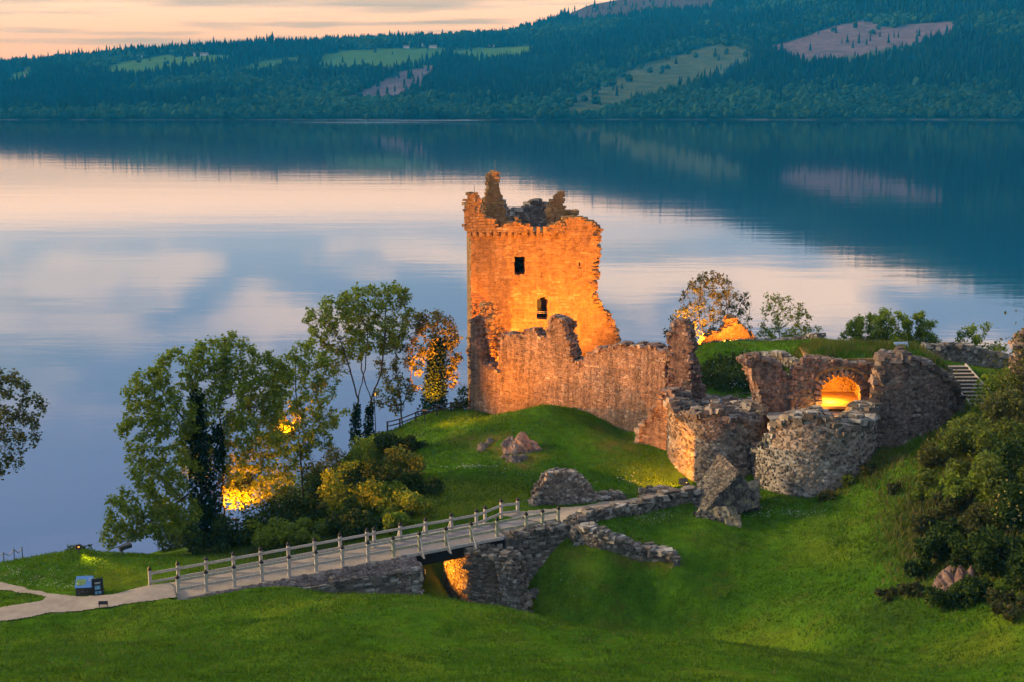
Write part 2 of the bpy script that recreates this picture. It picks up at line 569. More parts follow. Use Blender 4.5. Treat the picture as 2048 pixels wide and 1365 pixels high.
M_HILL = hill_mat()
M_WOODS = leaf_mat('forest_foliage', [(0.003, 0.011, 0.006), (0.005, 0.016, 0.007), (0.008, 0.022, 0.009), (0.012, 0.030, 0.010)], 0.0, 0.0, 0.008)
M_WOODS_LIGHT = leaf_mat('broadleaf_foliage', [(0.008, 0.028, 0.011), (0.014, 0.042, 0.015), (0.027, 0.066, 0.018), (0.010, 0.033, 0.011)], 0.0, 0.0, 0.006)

#@@TERRAIN
# ------------------------------------------------------------------ far hills
RIDGE = np.array([(-900, 60, 2800), (-200, 76, 2850), (0, 88, 2900), (250, 116, 2950), (400, 130, 2970), (500, 134, 3000), (700, 150, 3100),
                  (850, 155, 3150), (1024, 178, 3400), (1100, 210, 3500), (1180, 265, 3700), (1450, 325, 3700), (1700, 400, 3600),
                  (2048, 495, 3500), (2400, 540, 3500), (3100, 560, 3500)], float)


def shore_y(a):
    return 1925 + 28 * (vnoise(a * 14, 0 * a, 1, 3) - 0.5) - 26 * np.clip(np.abs(a) * 2.6, 0, 2)


def hill_h(x, y):
    a = x / y
    px = 1024 + a * F_PX
    hr = np.interp(px, RIDGE[:, 0], RIDGE[:, 1])
    dr = np.interp(px, RIDGE[:, 0], RIDGE[:, 2])
    s = shore_y(a)
    t = (y - s) / (dr - s)
    tt = np.clip(t, -0.2, 1.0)
    prof = np.where(tt < 0, tt * 1.5, tt ** 0.95)
    h = hr * prof
    nz = (fbm(x, y, 1 / 300.0, 5, 4) - 0.5) * 26 + (fbm(x + 0.5 * y, y, 1 / 900.0, 15, 2) - 0.5) * 22
    h = h + nz * np.clip(t * 3, 0, 1) * np.clip((1.02 - t) * 2.5, 0, 1)
    over = np.clip(t - 1.0, 0, 3)
    return h - over * hr * 0.55 + (fbm(x, y, 1 / 70.0, 9, 2) - 0.5) * 6 * np.clip(t * 8, 0, 1)


COVER = {
    'field': [[(190, 146), (250, 122), (330, 112), (440, 108), (470, 116), (400, 134), (280, 156)], [(440, 148), (520, 124), (590, 114), (620, 124), (520, 148)],
              [(620, 142), (650, 108), (760, 95), (890, 94), (930, 106), (860, 122), (760, 140)], [(900, 120), (930, 98), (1060, 92), (1060, 116), (960, 124)],
              [(0, 168), (50, 136), (75, 144), (30, 178)]],
    'felled': [[(670, 204), (740, 174), (800, 146), (880, 128), (850, 168), (790, 204)],
               [(1525, 98), (1600, 78), (1680, 48), (1730, 40), (1770, 52), (1910, 46), (1890, 72), (1800, 94), (1720, 110), (1600, 120)]],
    'rough': [[(1060, 238), (1160, 184), (1240, 148), (1330, 116), (1440, 86), (1500, 104), (1405, 150), (1320, 186), (1200, 232)],
              [(1225, 190), (1330, 146), (1480, 102), (1520, 122), (1420, 164), (1290, 204)],
              [(1590, 112), (1720, 102), (1800, 86), (1850, 96), (1700, 128), (1610, 130)], [(700, 150), (800, 128), (860, 132), (760, 152)]],
    'moor': [[(1130, 30), (1180, -10), (1500, -60), (1420, 10), (1330, 20), (1240, 34), (1160, 44)]],
}


def build_hills():
    aa = np.linspace(-0.62, 0.62, 420)
    yy = np.concatenate([np.linspace(1840, 2000, 26), np.linspace(2010, 3750, 150), np.linspace(3800, 5200, 24)])
    A, Y = np.meshgrid(aa, yy)
    X = A * Y
    Z = hill_h(X, Y)
    P = np.stack([X, Y, Z], -1).reshape(-1, 3)
    nr, nc = A.shape
    i = np.arange((nr - 1) * nc).reshape(nr - 1, nc)[:, :-1].ravel()
    mb = MB().add(P, np.stack([i, i + 1, i + nc + 1, i + nc], 1))
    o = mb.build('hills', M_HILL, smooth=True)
    tag(o, kind='structure')
    px, py, _ = to_px(P)
    jx, jy = (fbm(P[:, 0], P[:, 1], 1 / 60., 21, 3) - .5) * 26, (fbm(P[:, 0], P[:, 1], 1 / 60., 31, 3) - .5) * 9
    for nm, polys in COVER.items():
        v = np.zeros(len(P))
        for pl in polys:
            v = np.maximum(v, in_poly(px + jx, py + jy, pl).astype(float))
        at_ = o.data.attributes.new(nm, 'FLOAT', 'POINT')
        at_.data.foreach_set('value', v.astype(np.float32))
    at_ = o.data.attributes.new('shingle', 'FLOAT', 'POINT')
    at_.data.foreach_set('value', ((P[:, 2] < 1.0)).astype(np.float32))


build_hills()


def build_forest():
    # one mass of woods over the far slopes: conifers and broadleaves
    n = 76000
    a = rng.uniform(-0.46, 0.46, n)
    u = rng.uniform(0, 1, n)
    s = shore_y(a)
    y = s + 6 + (3650 - s) * u ** 1.25
    x = a * y
    z = hill_h(x, y)
    px, py, _ = to_px(np.stack([x, y, z], -1))
    keep = np.ones(n, bool)
    jx, jy = (fbm(x, y, 1 / 60., 21, 3) - .5) * 26, (fbm(x, y, 1 / 60., 31, 3) - .5) * 9
    for nm, polys in COVER.items():
        for pl in polys:
            inside = in_poly(px + jx, py + jy, pl)
            p = {'field': 0.010, 'felled': 0.03, 'rough': 0.045, 'moor': 0.04}[nm]
            keep &= ~(inside & (rng.uniform(0, 1, n) > p))
    x, y, z, a = x[keep], y[keep], z[keep], a[keep]
    s = shore_y(a)
    n = len(x)
    t = (y - s) / 1500
    patch = fbm(x, y, 1 / 230.0, 41, 4)
    con = (patch + 0.25 * np.clip(t * 4, 0, 1) + rng.uniform(-.10, .10, n)) > 0.62
    con &= t > 0.045
    mb = MB()
    # conifers: two stacked six-sided cones
    ci = np.where(con)[0]
    h = rng.uniform(9, 19, len(ci)) * (0.7 + 0.7 * fbm(x[ci], y[ci], 1 / 120., 51, 3)) * np.where(rng.uniform(0, 1, len(ci)) < .06, 1.35, 1.0)
    r = h * rng.uniform(0.15, 0.22, len(ci))
    ang = np.arange(6) * np.pi / 3
    for z0, z1, rs in ((0.08, 0.7, 1.0), (0.42, 1.0, 0.66)):
        rr = r[:, None] * rs * rng.uniform(0.75, 1.25, (len(ci), 6))
        th = ang[None] + rng.uniform(0, 1, (len(ci), 1))
        ring = np.stack([x[ci][:, None] + rr * np.cos(th), y[ci][:, None] + rr * np.sin(th),
                         (z[ci] + h * z0)[:, None] + rng.uniform(-.6, .6, (len(ci), 6))], -1)
        top = np.stack([x[ci], y[ci], z[ci] + h * z1], -1)[:, None]
        V = np.concatenate([ring, top], 1).reshape(-1, 3)
        i = np.arange(6)
        tr = np.stack([i, (i + 1) % 6, np.full(6, 6)], 1)
        T = (tr[None] + (np.arange(len(ci)) * 7)[:, None, None]).reshape(-1, 3)
        mb.add(V, tris=T, m=0)
    # broadleaves: lumpy domes
    bi = np.where(~con)[0]
    hb = rng.uniform(5, 12, len(bi)) * (0.6 + 0.9 * fbm(x[bi], y[bi], 1 / 90., 61, 3)) * np.where(rng.uniform(0, 1, len(bi)) < .05, 1.5, 1.0)
    rb = np.minimum(hb * rng.uniform(0.36, 0.75, len(bi)), 7)
    levels = [(0.0, 0.75), (0.35, 1.0), (0.72, 0.72)]
    rings = []
    for lz, lr in levels:
        rr = rb[:, None] * lr * rng.uniform(0.7, 1.3, (len(bi), 6))
        th = ang[None] + rng.uniform(0, 1, (len(bi), 1)) + lz
        rings.append(np.stack([x[bi][:, None] + rr * np.cos(th), y[bi][:, None] + rr * np.sin(th),
                               (z[bi] + hb * (lz + 0.05))[:, None] + rng.uniform(-.8, .8, (len(bi), 6))], -1))
    top = np.stack([x[bi], y[bi], z[bi] + hb], -1)[:, None]
    V = np.concatenate(rings + [top], 1).reshape(-1, 3)
    i = np.arange(6)
    j = (i + 1) % 6
    q = np.concatenate([np.stack([i, j, j + 6, i + 6], 1), np.stack([i + 6, j + 6, j + 12, i + 12], 1)])
    tr = np.stack([i + 12, j + 12, np.full(6, 18)], 1)
    off = (np.arange(len(bi)) * 19)[:, None, None]
    mb.add(V, (q[None] + off).reshape(-1, 4), (tr[None] + off).reshape(-1, 3), m=1)
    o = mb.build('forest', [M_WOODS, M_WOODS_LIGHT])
    tag(o, 'dark mixed woodland covering the hillside across the water', 'forest', kind='stuff')


build_forest()

mb = MB().add([(-6000, -300, 0), (6000, -300, 0), (6000, 6000, 0), (-6000, 6000, 0)], [(0, 1, 2, 3)])
tag(mb.build('water', M_WATER), kind='structure')

mb = MB()
HB = (-2700, 2700, -40, 5400, -9, 700)
blocks(mb, [((HB[0] + HB[1]) / 2, (HB[2] + HB[3]) / 2, (HB[4] + HB[5]) / 2)], [(1, 0, 0)], [(0, 1, 0)], [(0, 0, 1)],
       [((HB[1] - HB[0]) / 2, (HB[3] - HB[2]) / 2, (HB[5] - HB[4]) / 2)], 0)
m, k = mat('haze_air')
vol = k.n('ShaderNodeVolumePrincipled', {'Color': (0.006, 0.265, 0.62, 1), 'Density': 0.00022, 'Anisotropy': 0.0})
vol.inputs['Absorption Color'].default_value = (1, 1, 1, 1)
k.n('ShaderNodeOutputMaterial', {'Volume': vol.outputs[0]})
tag(mb.build('haze', m), 'thin blue evening haze filling the valley', 'haze', kind='stuff')
# ------------------------------------------------------------------ near terrain
GCP = [  # photo pixel + depth of points on the ground
    # lawn in the foreground
    (0, 1365, 56), (500, 1365, 57), (1024, 1365, 57), (1500, 1365, 60), (1900, 1365, 66), (-250, 1365, 55), (2300, 1365, 60),
    (0, 1250, 79), (150, 1240, 80), (300, 1215, 81), (500, 1191, 82.5), (700, 1193, 82.5), (850, 1201, 81.5), (1050, 1233, 79), (1300, 1277, 75), (1500, 1294, 72),
    (1750, 1333, 68.5), (250, 1300, 68), (700, 1290, 68), (1100, 1310, 67.5), (-250, 1260, 78),
    # moat: far side and right-hand end
    (1100, 1238, 89.5), (1200, 1150, 90), (1300, 1200, 90), (1250, 1265, 88), (1400, 1250, 88), (1500, 1150, 90), (1500, 1060, 95.5),
    (1600, 1200, 87), (1600, 1025, 97.5), (1700, 1080, 91), (1700, 1250, 79.5), (1750, 960, 98), (1800, 1150, 84), (1850, 890, 100),
    (1910, 860, 103), (1900, 1000, 91), (1900, 1250, 76), (1950, 1325, 70.5), (2048, 1200, 75), (2048, 1000, 85), (2048, 860, 95), (2048, 1340, 66.5),
    (2300, 1200, 70), (2300, 900, 90), (1500, 1270, 85.5), (1650, 1310, 76.5), (1790, 1325, 73), (1500, 1210, 88.5),
    # around the gatehouse
    (1370, 990, 100), (1240, 1012, 97), (1300, 1050, 95.5), (1150, 1090, 92), (1350, 1127, 90.5), (1530, 1012, 99.5), (1450, 1040, 96), (1350, 972, 103),
    (1100, 1021, 97.6), (1180, 1012, 98.9), (1245, 1003, 100), (1150, 1000, 100.2), (1680, 1005, 98.5), (1120, 1052, 94), (1060, 1030, 96.8), (1440, 985, 104),
    # court and mounds behind
    (1450, 690, 122), (1380, 705, 122), (1600, 692, 119), (1490, 725, 119.5), (1480, 770, 114), (1420, 785, 113), (1690, 700, 118), (1800, 700, 120),
    (1905, 733, 116), (2000, 740, 118), (1960, 812, 107), (1930, 770, 111), (1995, 770, 112), (1900, 800, 106), (2060, 740, 117), (2060, 800, 108), (1850, 705, 121),
    (1540, 686, 127), (1640, 690, 126), (1460, 692, 130), (1430, 696, 130), (1500, 692, 130), (1460, 690, 134),
    # mound in front of the curtain wall
    (945, 826, 125), (1100, 813, 115), (1000, 832, 117), (1050, 822, 116), (1150, 832, 115), (1200, 862, 112), (1275, 893, 109), (1330, 962, 104.8), (1040, 892, 109), (900, 855, 119),
    (790, 868, 122), (850, 920, 110), (1000, 940, 104), (1150, 930, 105), (1290, 935, 105.5), (1200, 985, 101), (900, 930, 107.5), (1100, 880, 109.5),
    (1120, 815, 118.5), (1250, 880, 114), (1000, 838, 124),
    # moat slope left of the bridge
    (1000, 1000, 99), (850, 1000, 100.5), (800, 1040, 98.5), (900, 1040, 96.8), (870, 1150, 91.5), (860, 1100, 94), (870, 1190, 90), (780, 960, 106),
    # wooded bank
    (700, 1050, 100), (600, 1100, 97), (500, 1118, 95), (750, 960, 111), (650, 1000, 109), (720, 885, 124), (840, 832, 127), (560, 1040, 108),
    (450, 1105, 98), (400, 1112, 97), (330, 1115, 98), (930, 824, 128),
    # hillock and path fork on the left
    (150, 1101, 94), (60, 1118, 93), (0, 1130, 92), (230, 1112, 93.5), (290, 1150, 87), (250, 1180, 84), (170, 1190, 83.5), (90, 1198, 83), (0, 1172, 86.5),
    (0, 1200, 83.5), (0, 1232, 80.5), (100, 1214, 81.7), (200, 1203, 82), (290, 1185, 82.8), (-200, 1150, 92), (-200, 1235, 81), (120, 1150, 88), (340, 1140, 88),
]
WCP = [  # hidden ground and shore, world x, y, z
    (-6, 85.5, 10.4), (-3, 84.5, 9.2), (1, 83.5, 8.9), (6, 81.5, 8.4), (-10, 86, 12.6), (12, 79.5, 8.9), (-4, 88, 9.6), (17, 77, 10.6),
    (0, 40, 24), (-30, 40, 23.6), (30, 40, 23.4), (0, 15, 33.5), (-40, 15, 33.5), (50, 15, 33), (0, -20, 43), (-80, -20, 43), (90, -20, 43), (-80, 40, 24), (90, 40, 24),
    (-8, 141, 3), (-20, 133, 2.5), (-30, 120, 2.5), (-40, 108, 3.5), (-55, 102, 3), (-90, 95, 3), (-15, 122, 9.0), (-24, 112, 5.2), (-5, 133, 11), (-34, 104, 6.0),
    (-8, 160, -4), (-30, 145, -5), (-60, 130, -5), (-100, 120, -5), (-100, 60, 18), (-100, 85, 9),
    (5, 150, 6), (20, 150, 10), (40, 148, 10), (60, 140, 12), (100, 130, 14), (5, 168, -3), (30, 172, -3), (60, 170, -3), (110, 165, -2), (0, 138, 13), (10, 138, 14), (6, 124, 15.3), (0, 126, 15),
    (14, 128, 18), (-100, 200, -9), (0, 200, -9), (110, 200, -9), (90, 90, 24), (110, 60, 22), (70, 100, 23), (65, 70, 19.5), (28, 112, 20.5), (22, 104, 17.5), (34, 108, 20.5), (27, 104, 18),
    (-3, 92, 12.9), (-42, 92, 9.5), (-50, 86, 12.8),
]
_P = np.array([at(*g) for g in GCP] + [list(w) for w in WCP])
_S = 40.0


def _phi(r2):
    return np.where(r2 > 1e-12, 0.5 * r2 * np.log(np.maximum(r2, 1e-12)), 0)


def _solve():
    X = _P[:, :2] / _S
    n = len(X)
    d2 = ((X[:, None] - X[None]) ** 2).sum(-1)
    K = _phi(d2) + np.eye(n) * 4e-4
    Q = np.concatenate([np.ones((n, 1)), X], 1)
    A = np.block([[K, Q], [Q.T, np.zeros((3, 3))]])
    return X, np.linalg.solve(A, np.concatenate([_P[:, 2], np.zeros(3)]))


_TX, _TW = _solve()
# bridge and approach: straight line of the deck in plan, heights along it
BR_A = at(357, 1193, 82.9)            # foot of the first near-side post
BR_B = at(1116, 1051, 93.5)           # foot of the last near-side post
BR_L = np.linalg.norm((BR_B - BR_A)[:2])
BR_D = np.append((BR_B - BR_A)[:2] / BR_L, 0)
BR_N = np.array([-BR_D[1], BR_D[0], 0])   # away from the camera
BR_W = 2.35


STEP_A, STEP_B = at(1902, 731, 115.5), at(1972, 812, 107.6)


def deck_z(s):
    return BR_A[2] + (BR_B[2] - BR_A[2]) * np.asarray(s) / BR_L


def deck_pt(s, n=0.0, dz=0.0):
    p = BR_A + BR_D * s + BR_N * n
    p[2] = deck_z(s) + dz
    return p


def rbf(x, y):
    x, y = np.asarray(x, float), np.asarray(y, float)
    sh = x.shape
    x, y = x.ravel() / _S, y.ravel() / _S
    out = np.zeros(len(x))
    for i in range(0, len(x), 20000):
        a, b = x[i:i + 20000], y[i:i + 20000]
        d2 = (a[:, None] - _TX[None, :, 0]) ** 2 + (b[:, None] - _TX[None, :, 1]) ** 2
        out[i:i + 20000] = _phi(d2) @ _TW[:-3] + _TW[-3] + _TW[-2] * a + _TW[-1] * b
    return out.reshape(sh)


def hit0(px, py, d0=45.0, d1=190.0):
    d = np.arange(d0, d1, 0.25)
    P = np.array([0, 0, CAM_H])[None] + ray(px, py)[None] * d[:, None]
    below = P[:, 2] < rbf(P[:, 0], P[:, 1])
    i = int(np.argmax(below)) if below.any() else len(d) - 1
    return at(px, py, d[max(0, i - 1)] + 0.12)


# footpaths traced on the ground
PATHS_PX = [
    [(-260, 1262), (-60, 1230), (0, 1217), (60, 1207), (88, 1202), (90, 1198), (60, 1189), (0, 1182), (-120, 1172), (-120, 1162), (0, 1166), (50, 1177), (100, 1188),
     (160, 1193), (220, 1191), (262, 1182), (300, 1172), (345, 1165), (357, 1196), (300, 1203), (220, 1214), (100, 1229), (0, 1246), (-120, 1268), (-260, 1300)],
    [(985, 1072), (1018, 1045), (1050, 1033), (1100, 1022), (1180, 1009), (1250, 1000), (1320, 991), (1375, 985), (1420, 983), (1450, 1000), (1380, 1003), (1300, 1010), (1240, 1018), (1180, 1033),
     (1145, 1048), (1120, 1060), (1085, 1068)],
]
PATHS = [np.array([hit0(*p)[:2] for p in pl]) for pl in PATHS_PX]


def path_mask(x, y):
    r = np.zeros(np.shape(x), bool)
    for p in PATHS:
        r |= in_poly(x, y, p)
    return r


def ground(x, y):
    x, y = np.asarray(x, float), np.asarray(y, float)
    z = rbf(x, y)
    # soft lumps and tussocks, none on the path
    near = path_mask(x, y)
    amp = np.where(near, 0.0, 1.0)
    z = z + amp * ((fbm(x, y, 1 / 4.0, 2, 3) - 0.5) * 0.42 + (fbm(x, y, 1 / 0.9, 6, 2) - 0.5) * 0.13)
    rough = np.exp(-(((x - 31) / 9) ** 2 + ((y - 92) / 14) ** 2)) + np.exp(-(((x + 12) / 9) ** 2 + ((y - 104) / 9) ** 2))
    z = z + amp * rough * (fbm(x, y, 1 / 2.2, 12, 4) - 0.5) * 1.3
    # keep it under the bridge approach and open under the span
    s = (x - BR_A[0]) * BR_D[0] + (y - BR_A[1]) * BR_D[1]
    nn = (x - BR_A[0]) * BR_N[0] + (y - BR_A[1]) * BR_N[1]
    on = (s > -0.3) & (s < BR_L + 0.3) & (nn > -1.1) & (nn < BR_W + 0.8)
    z = np.where(on, np.minimum(z, deck_z(s) - 0.12), z)
    # bench cut for the stone steps
    v = STEP_B - STEP_A
    L = np.linalg.norm(v[:2])
    t = ((x - STEP_A[0]) * v[0] + (y - STEP_A[1]) * v[1]) / L
    q = np.abs((x - STEP_A[0]) * -v[1] + (y - STEP_A[1]) * v[0]) / L
    near_ = (t > -1) & (t < L + 2.5) & (q < 3.0)
    zs = STEP_A[2] + v[2] * t / L - 0.18 + np.clip(q - 1.5, 0, 3) * 0.5
    z = np.where(near_, np.minimum(z, zs), z)
    return z


def gz(x, y):
    return float(ground(np.array([x]), np.array([y]))[0])


def hit(px, py, d0=45.0, d1=190.0):
    d = np.arange(d0, d1, 0.2)
    P = np.array([0, 0, CAM_H])[None] + ray(px, py)[None] * d[:, None]
    below = P[:, 2] < ground(P[:, 0], P[:, 1])
    i = int(np.argmax(below)) if below.any() else len(d) - 1
    p = at(px, py, d[i])
    p[2] = gz(p[0], p[1])
    return p


def blob(px, py, blobs):
    v = np.zeros(np.shape(px))
    for (bx, by, rx, ry, a) in blobs:
        v = np.maximum(v, a * np.clip(1.6 - 1.3 * np.sqrt(((px - bx) / rx) ** 2 + ((py - by) / ry) ** 2), 0, 1))
    return v


DRY = [(990, 885, 60, 24, 1), (1040, 905, 60, 26, 1), (1040, 925, 45, 18, 1), (1240, 890, 45, 22, .8), (1200, 862, 30, 14, .6), (920, 880, 30, 16, .5),
                        (1660, 890, 60, 40, .5), (1740, 900, 70, 50, .5), (1160, 1105, 40, 14, .5), (1270, 1120, 70, 14, .5), (1320, 1125, 50, 16, .6)]


def build_terrain():
    xs = np.concatenate([np.arange(-130, -50, 2.0), np.arange(-50, 56, 0.42), np.arange(56, 131, 2.0)])
    ys = np.concatenate([np.arange(-60, 48, 2.0), np.arange(48, 136, 0.42), np.arange(136, 212, 1.5)])
    X, Y = np.meshgrid(xs, ys)
    Z = ground(X, Y)
    P = np.stack([X, Y, Z], -1).reshape(-1, 3)
    nr, nc = X.shape
    i = np.arange((nr - 1) * nc).reshape(nr - 1, nc)[:, :-1].ravel()
    o = MB().add(P, np.stack([i, i + 1, i + nc + 1, i + nc], 1)).build('ground', M_GRASS, smooth=True)
    tag(o, kind='structure')
    px, py, dep = to_px(P)
    front = dep > 10
    dry = blob(px, py, DRY)
    yellow_tint = blob(px, py, [(880, 1000, 120, 50, 1), (960, 990, 110, 36, 1), (1020, 985, 60, 30, .9), (860, 1140, 50, 60, .9), (1660, 1100, 90, 40, .45), (1950, 1300, 110, 34, .5), (240, 1155, 70, 26, .6)])  # yellow floodlight on moat slope and hillock painted into the turf
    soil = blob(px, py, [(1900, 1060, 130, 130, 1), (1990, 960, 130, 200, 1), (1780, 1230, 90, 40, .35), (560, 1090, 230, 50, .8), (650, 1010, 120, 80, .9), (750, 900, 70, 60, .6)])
    for nm, v in (('dry', dry), ('yellow_tint', yellow_tint), ('soil', soil)):
        a_ = o.data.attributes.new(nm, 'FLOAT', 'POINT')
        a_.data.foreach_set('value', (v * front).astype(np.float32))
    # path sheets
    for pi, poly in enumerate(PATHS):
        x0, y0 = poly.min(0)
        x1, y1 = poly.max(0)
        st = 0.10 if pi == 0 else 0.16
        gx, gy = np.meshgrid(np.arange(x0, x1 + st, st), np.arange(y0, y1 + st, st))
        ins = in_poly(gx + (fbm(gx, gy, 0.8, 3, 2) - .5) * .35, gy + (fbm(gx, gy, 0.8, 8, 2) - .5) * .35, poly)
        gzv = rbf(gx, gy) + 0.06
        if pi == 1:
            s = (gx - BR_A[0]) * BR_D[0] + (gy - BR_A[1]) * BR_D[1]
            w = np.clip((s - BR_L) / 3.0, 0, 1)
            gzv = np.maximum(gzv, np.where(s < BR_L + 3, deck_z(s) * (1 - w) + gzv * w, gzv) - 0.01)
        V = np.stack([gx, gy, gzv], -1).reshape(-1, 3)
        nr, nc = gx.shape
        i = np.arange((nr - 1) * nc).reshape(nr - 1, nc)[:, :-1]
        ok = ins[:-1, :-1] & ins[1:, :-1] & ins[:-1, 1:] & ins[1:, 1:]
        i = i[ok]
        o = MB().add(V, np.stack([i, i + 1, i + nc + 1, i + nc], 1)).build('path', M_PATH, smooth=True)
        tag(o, kind='structure')


build_terrain()
# ------------------------------------------------------------------ masonry
class Surf:
    """vertical surface over a polyline in plan; s runs along it, n points to the outside"""
    def __init__(self, pts, flip=False):
        self.p = np.array([list(q)[:2] for q in pts], float)
        d = np.diff(self.p, axis=0)
        self.l = np.linalg.norm(d, axis=1)
        self.c = np.concatenate([[0], np.cumsum(self.l)])
        self.d = d / self.l[:, None]
        nn = np.stack([self.d[:, 1], -self.d[:, 0]], 1)      # right of travel
        self.sn = -nn if flip else nn
        v = np.zeros_like(self.p)
        v[:-1] += self.sn
        v[1:] += self.sn
        self.vn = v / np.linalg.norm(v, axis=1, keepdims=True)

    def at(self, s):
        s = np.asarray(s, float)
        x = np.interp(s, self.c, self.p[:, 0])
        y = np.interp(s, self.c, self.p[:, 1])
        lo, hi = s < 0, s > self.c[-1]
        x = np.where(lo, self.p[0, 0] + s * self.d[0, 0], np.where(hi, self.p[-1, 0] + (s - self.c[-1]) * self.d[-1, 0], x))
        y = np.where(lo, self.p[0, 1] + s * self.d[0, 1], np.where(hi, self.p[-1, 1] + (s - self.c[-1]) * self.d[-1, 1], y))
        return np.stack([x, y], -1)

    def n(self, s):
        nx = np.interp(s, self.c, self.vn[:, 0])
        ny = np.interp(s, self.c, self.vn[:, 1])
        L = np.sqrt(nx * nx + ny * ny)
        return np.stack([nx / L, ny / L], -1)

    def px(self, px, py):
        """photo pixel -> (s, z) on the nearest face of the surface"""
        r = ray(px, py)
        best = None
        for i in range(len(self.l)):
            a, d, L = self.p[i], self.d[i], self.l[i]
            M = np.array([[r[0], -d[0]], [r[1], -d[1]]])
            if abs(np.linalg.det(M)) < 1e-9:
                continue
            t, u = np.linalg.solve(M, a)
            lo = -1e9 if i == 0 else -0.02
            hi = 1e9 if i == len(self.l) - 1 else L + 0.02
            if t > 1 and lo <= u <= hi and (best is None or t < best[0]):
                best = (t, self.c[i] + u, CAM_H + r[2] * t)
        return best[1], best[2]

    def poly(self, pts):
        return [self.px(*q) for q in pts]


def arc(cx, cy, r, a0, a1, n=24):
    t = np.radians(np.linspace(a0, a1, n))
    return [(cx + r * math.cos(q), cy + r * math.sin(q)) for q in t]


def masonry(mb, surf, poly, holes=(), thick=1.2, cell=0.25, stone=(0.42, 0.22), proud=(0.02, 0.07), gap=0.06, rocks=1.0, jag=0.5,
            faces=True, coverage=1.0, batter=0.0, rock=None, back=False, big=0.0, style='course', skip_left=False, clip=False):
    """ruined wall in mb: slot 0 = stones, slot 1 = core"""
    poly = np.asarray(poly, float)
    s0, z0 = poly.min(0)
    s1, z1 = poly.max(0)
    ns, nz = int((s1 - s0) / cell) + 2, int((z1 - z0) / cell) + 2
    S = s0 + (np.arange(ns + 1) - 0.5) * cell
    Z = z0 + (np.arange(nz + 1) - 0.5) * cell
    sc, zc = np.meshgrid((S[:-1] + S[1:]) / 2, (Z[:-1] + Z[1:]) / 2, indexing='ij')

    def inside(s, z, j=0.0):
        js = (vnoise(s * 2.1, z * 2.1, 1, 4) - .5) * j
        jz = (vnoise(s * 2.1, z * 2.1, 1, 14) - .5) * j
        r = in_poly(s + js, z + jz, poly)
        for h in holes:
            r &= ~in_poly(s, z, h)
        return r
    M = inside(sc, zc, jag)
    gs, gzz = np.meshgrid(S, Z, indexing='ij')
    gs = gs + rng.uniform(-1, 1, gs.shape) * cell * 0.26
    gzz = gzz + rng.uniform(-1, 1, gs.shape) * cell * 0.26
    # pull vertices that border a straight-cut hole onto the hole edge
    P2, N2 = surf.at(gs), surf.n(gs)
    off = rng.uniform(-0.05, 0.0, gs.shape) - batter * (gzz - z0)
    F = np.concatenate([P2 + N2 * off[..., None], gzz[..., None]], -1)
    offb = -thick + rng.uniform(-0.06, 0.06, gs.shape) + batter * 0.3 * (gzz - z0)
    B = np.concatenate([P2 + N2 * offb[..., None], gzz[..., None]], -1)
    nv = gs.size
    idx = np.arange(nv).reshape(gs.shape)
    ii, jj = np.where(M)
    a, b, c, d = idx[ii, jj], idx[ii + 1, jj], idx[ii + 1, jj + 1], idx[ii, jj + 1]
    Q = [np.stack([a, b, c, d], 1), np.stack([d, c, b, a], 1) + nv]
    Mp = np.pad(M, 1)
    rk = []
    for (di, dj, e0, e1) in ((1, 0, (1, 0), (1, 1)), (-1, 0, (0, 1), (0, 0)), (0, 1, (1, 1), (0, 1)), (0, -1, (0, 0), (1, 0))):
        bo = M & ~Mp[1 + di:Mp.shape[0] - 1 + di, 1 + dj:Mp.shape[1] - 1 + dj]
        ib, jb = np.where(bo)
        v0, v1 = idx[ib + e0[0], jb + e0[1]], idx[ib + e1[0], jb + e1[1]]
        Q.append(np.stack([v0, v0 + nv, v1 + nv, v1], 1))
        if dj >= 0 and not (skip_left and di == -1):
            rk.append(((S[ib] + S[ib + 1]) / 2 + di * cell / 2, (Z[jb] + Z[jb + 1]) / 2 + dj * cell / 2, dj > 0))
    mb.add(np.concatenate([F.reshape(-1, 3), B.reshape(-1, 3)]), np.concatenate(Q), m=1)
    # face stones in rough courses
    if faces and style == 'rubble':
        dx, dz_ = stone[0] * 0.98, stone[1] * 0.98
        gx_, gz_ = np.meshgrid(np.arange(s0, s1, dx), np.arange(z0, z1, dz_), indexing='ij')
        Cs = (gx_ + dx * 0.5 * (np.arange(gx_.shape[1]) % 2)[None] + rng.uniform(-.34, .34, gx_.shape) * dx).ravel()
        Cz = (gz_ + rng.uniform(-.34, .34, gx_.shape) * dz_).ravel()
        sc_ = rng.choice([0.6, 0.8, 1.0, 1.2, 1.5], len(Cs), p=[.2, .25, .3, .17, .08])
        Hs = stone[0] / 2 * sc_ * rng.uniform(.75, 1.2, len(Cs))
        Hz = stone[1] / 2 * sc_ * rng.uniform(.75, 1.2, len(Cs))
    elif faces:
        Cs, Cz, Hs, Hz = [], [], [], []
        z = z0
        while z < z1:
            h = stone[1] * rng.uniform(0.65, 1.4)
            n = int((s1 - s0) / (stone[0] * 0.75)) + 4
            w = stone[0] * rng.uniform(0.5, 1.6, n)
            e = s0 - rng.uniform(0, stone[0]) + np.concatenate([[0], np.cumsum(w)])
            k_ = e[:-1] < s1
            Cs.append((e[:-1] + w / 2)[k_])
            Hs.append((w / 2)[k_])
            Cz.append(np.full(k_.sum(), z + h / 2) + rng.uniform(-.025, .025, k_.sum()) + 0.05 * np.sin(e[:-1][k_] * 0.9))
            Hz.append(np.full(k_.sum(), h / 2) * rng.uniform(0.8, 1.05, k_.sum()))
            z += h
        Cs, Cz, Hs, Hz = map(np.concatenate, (Cs, Cz, Hs, Hz))
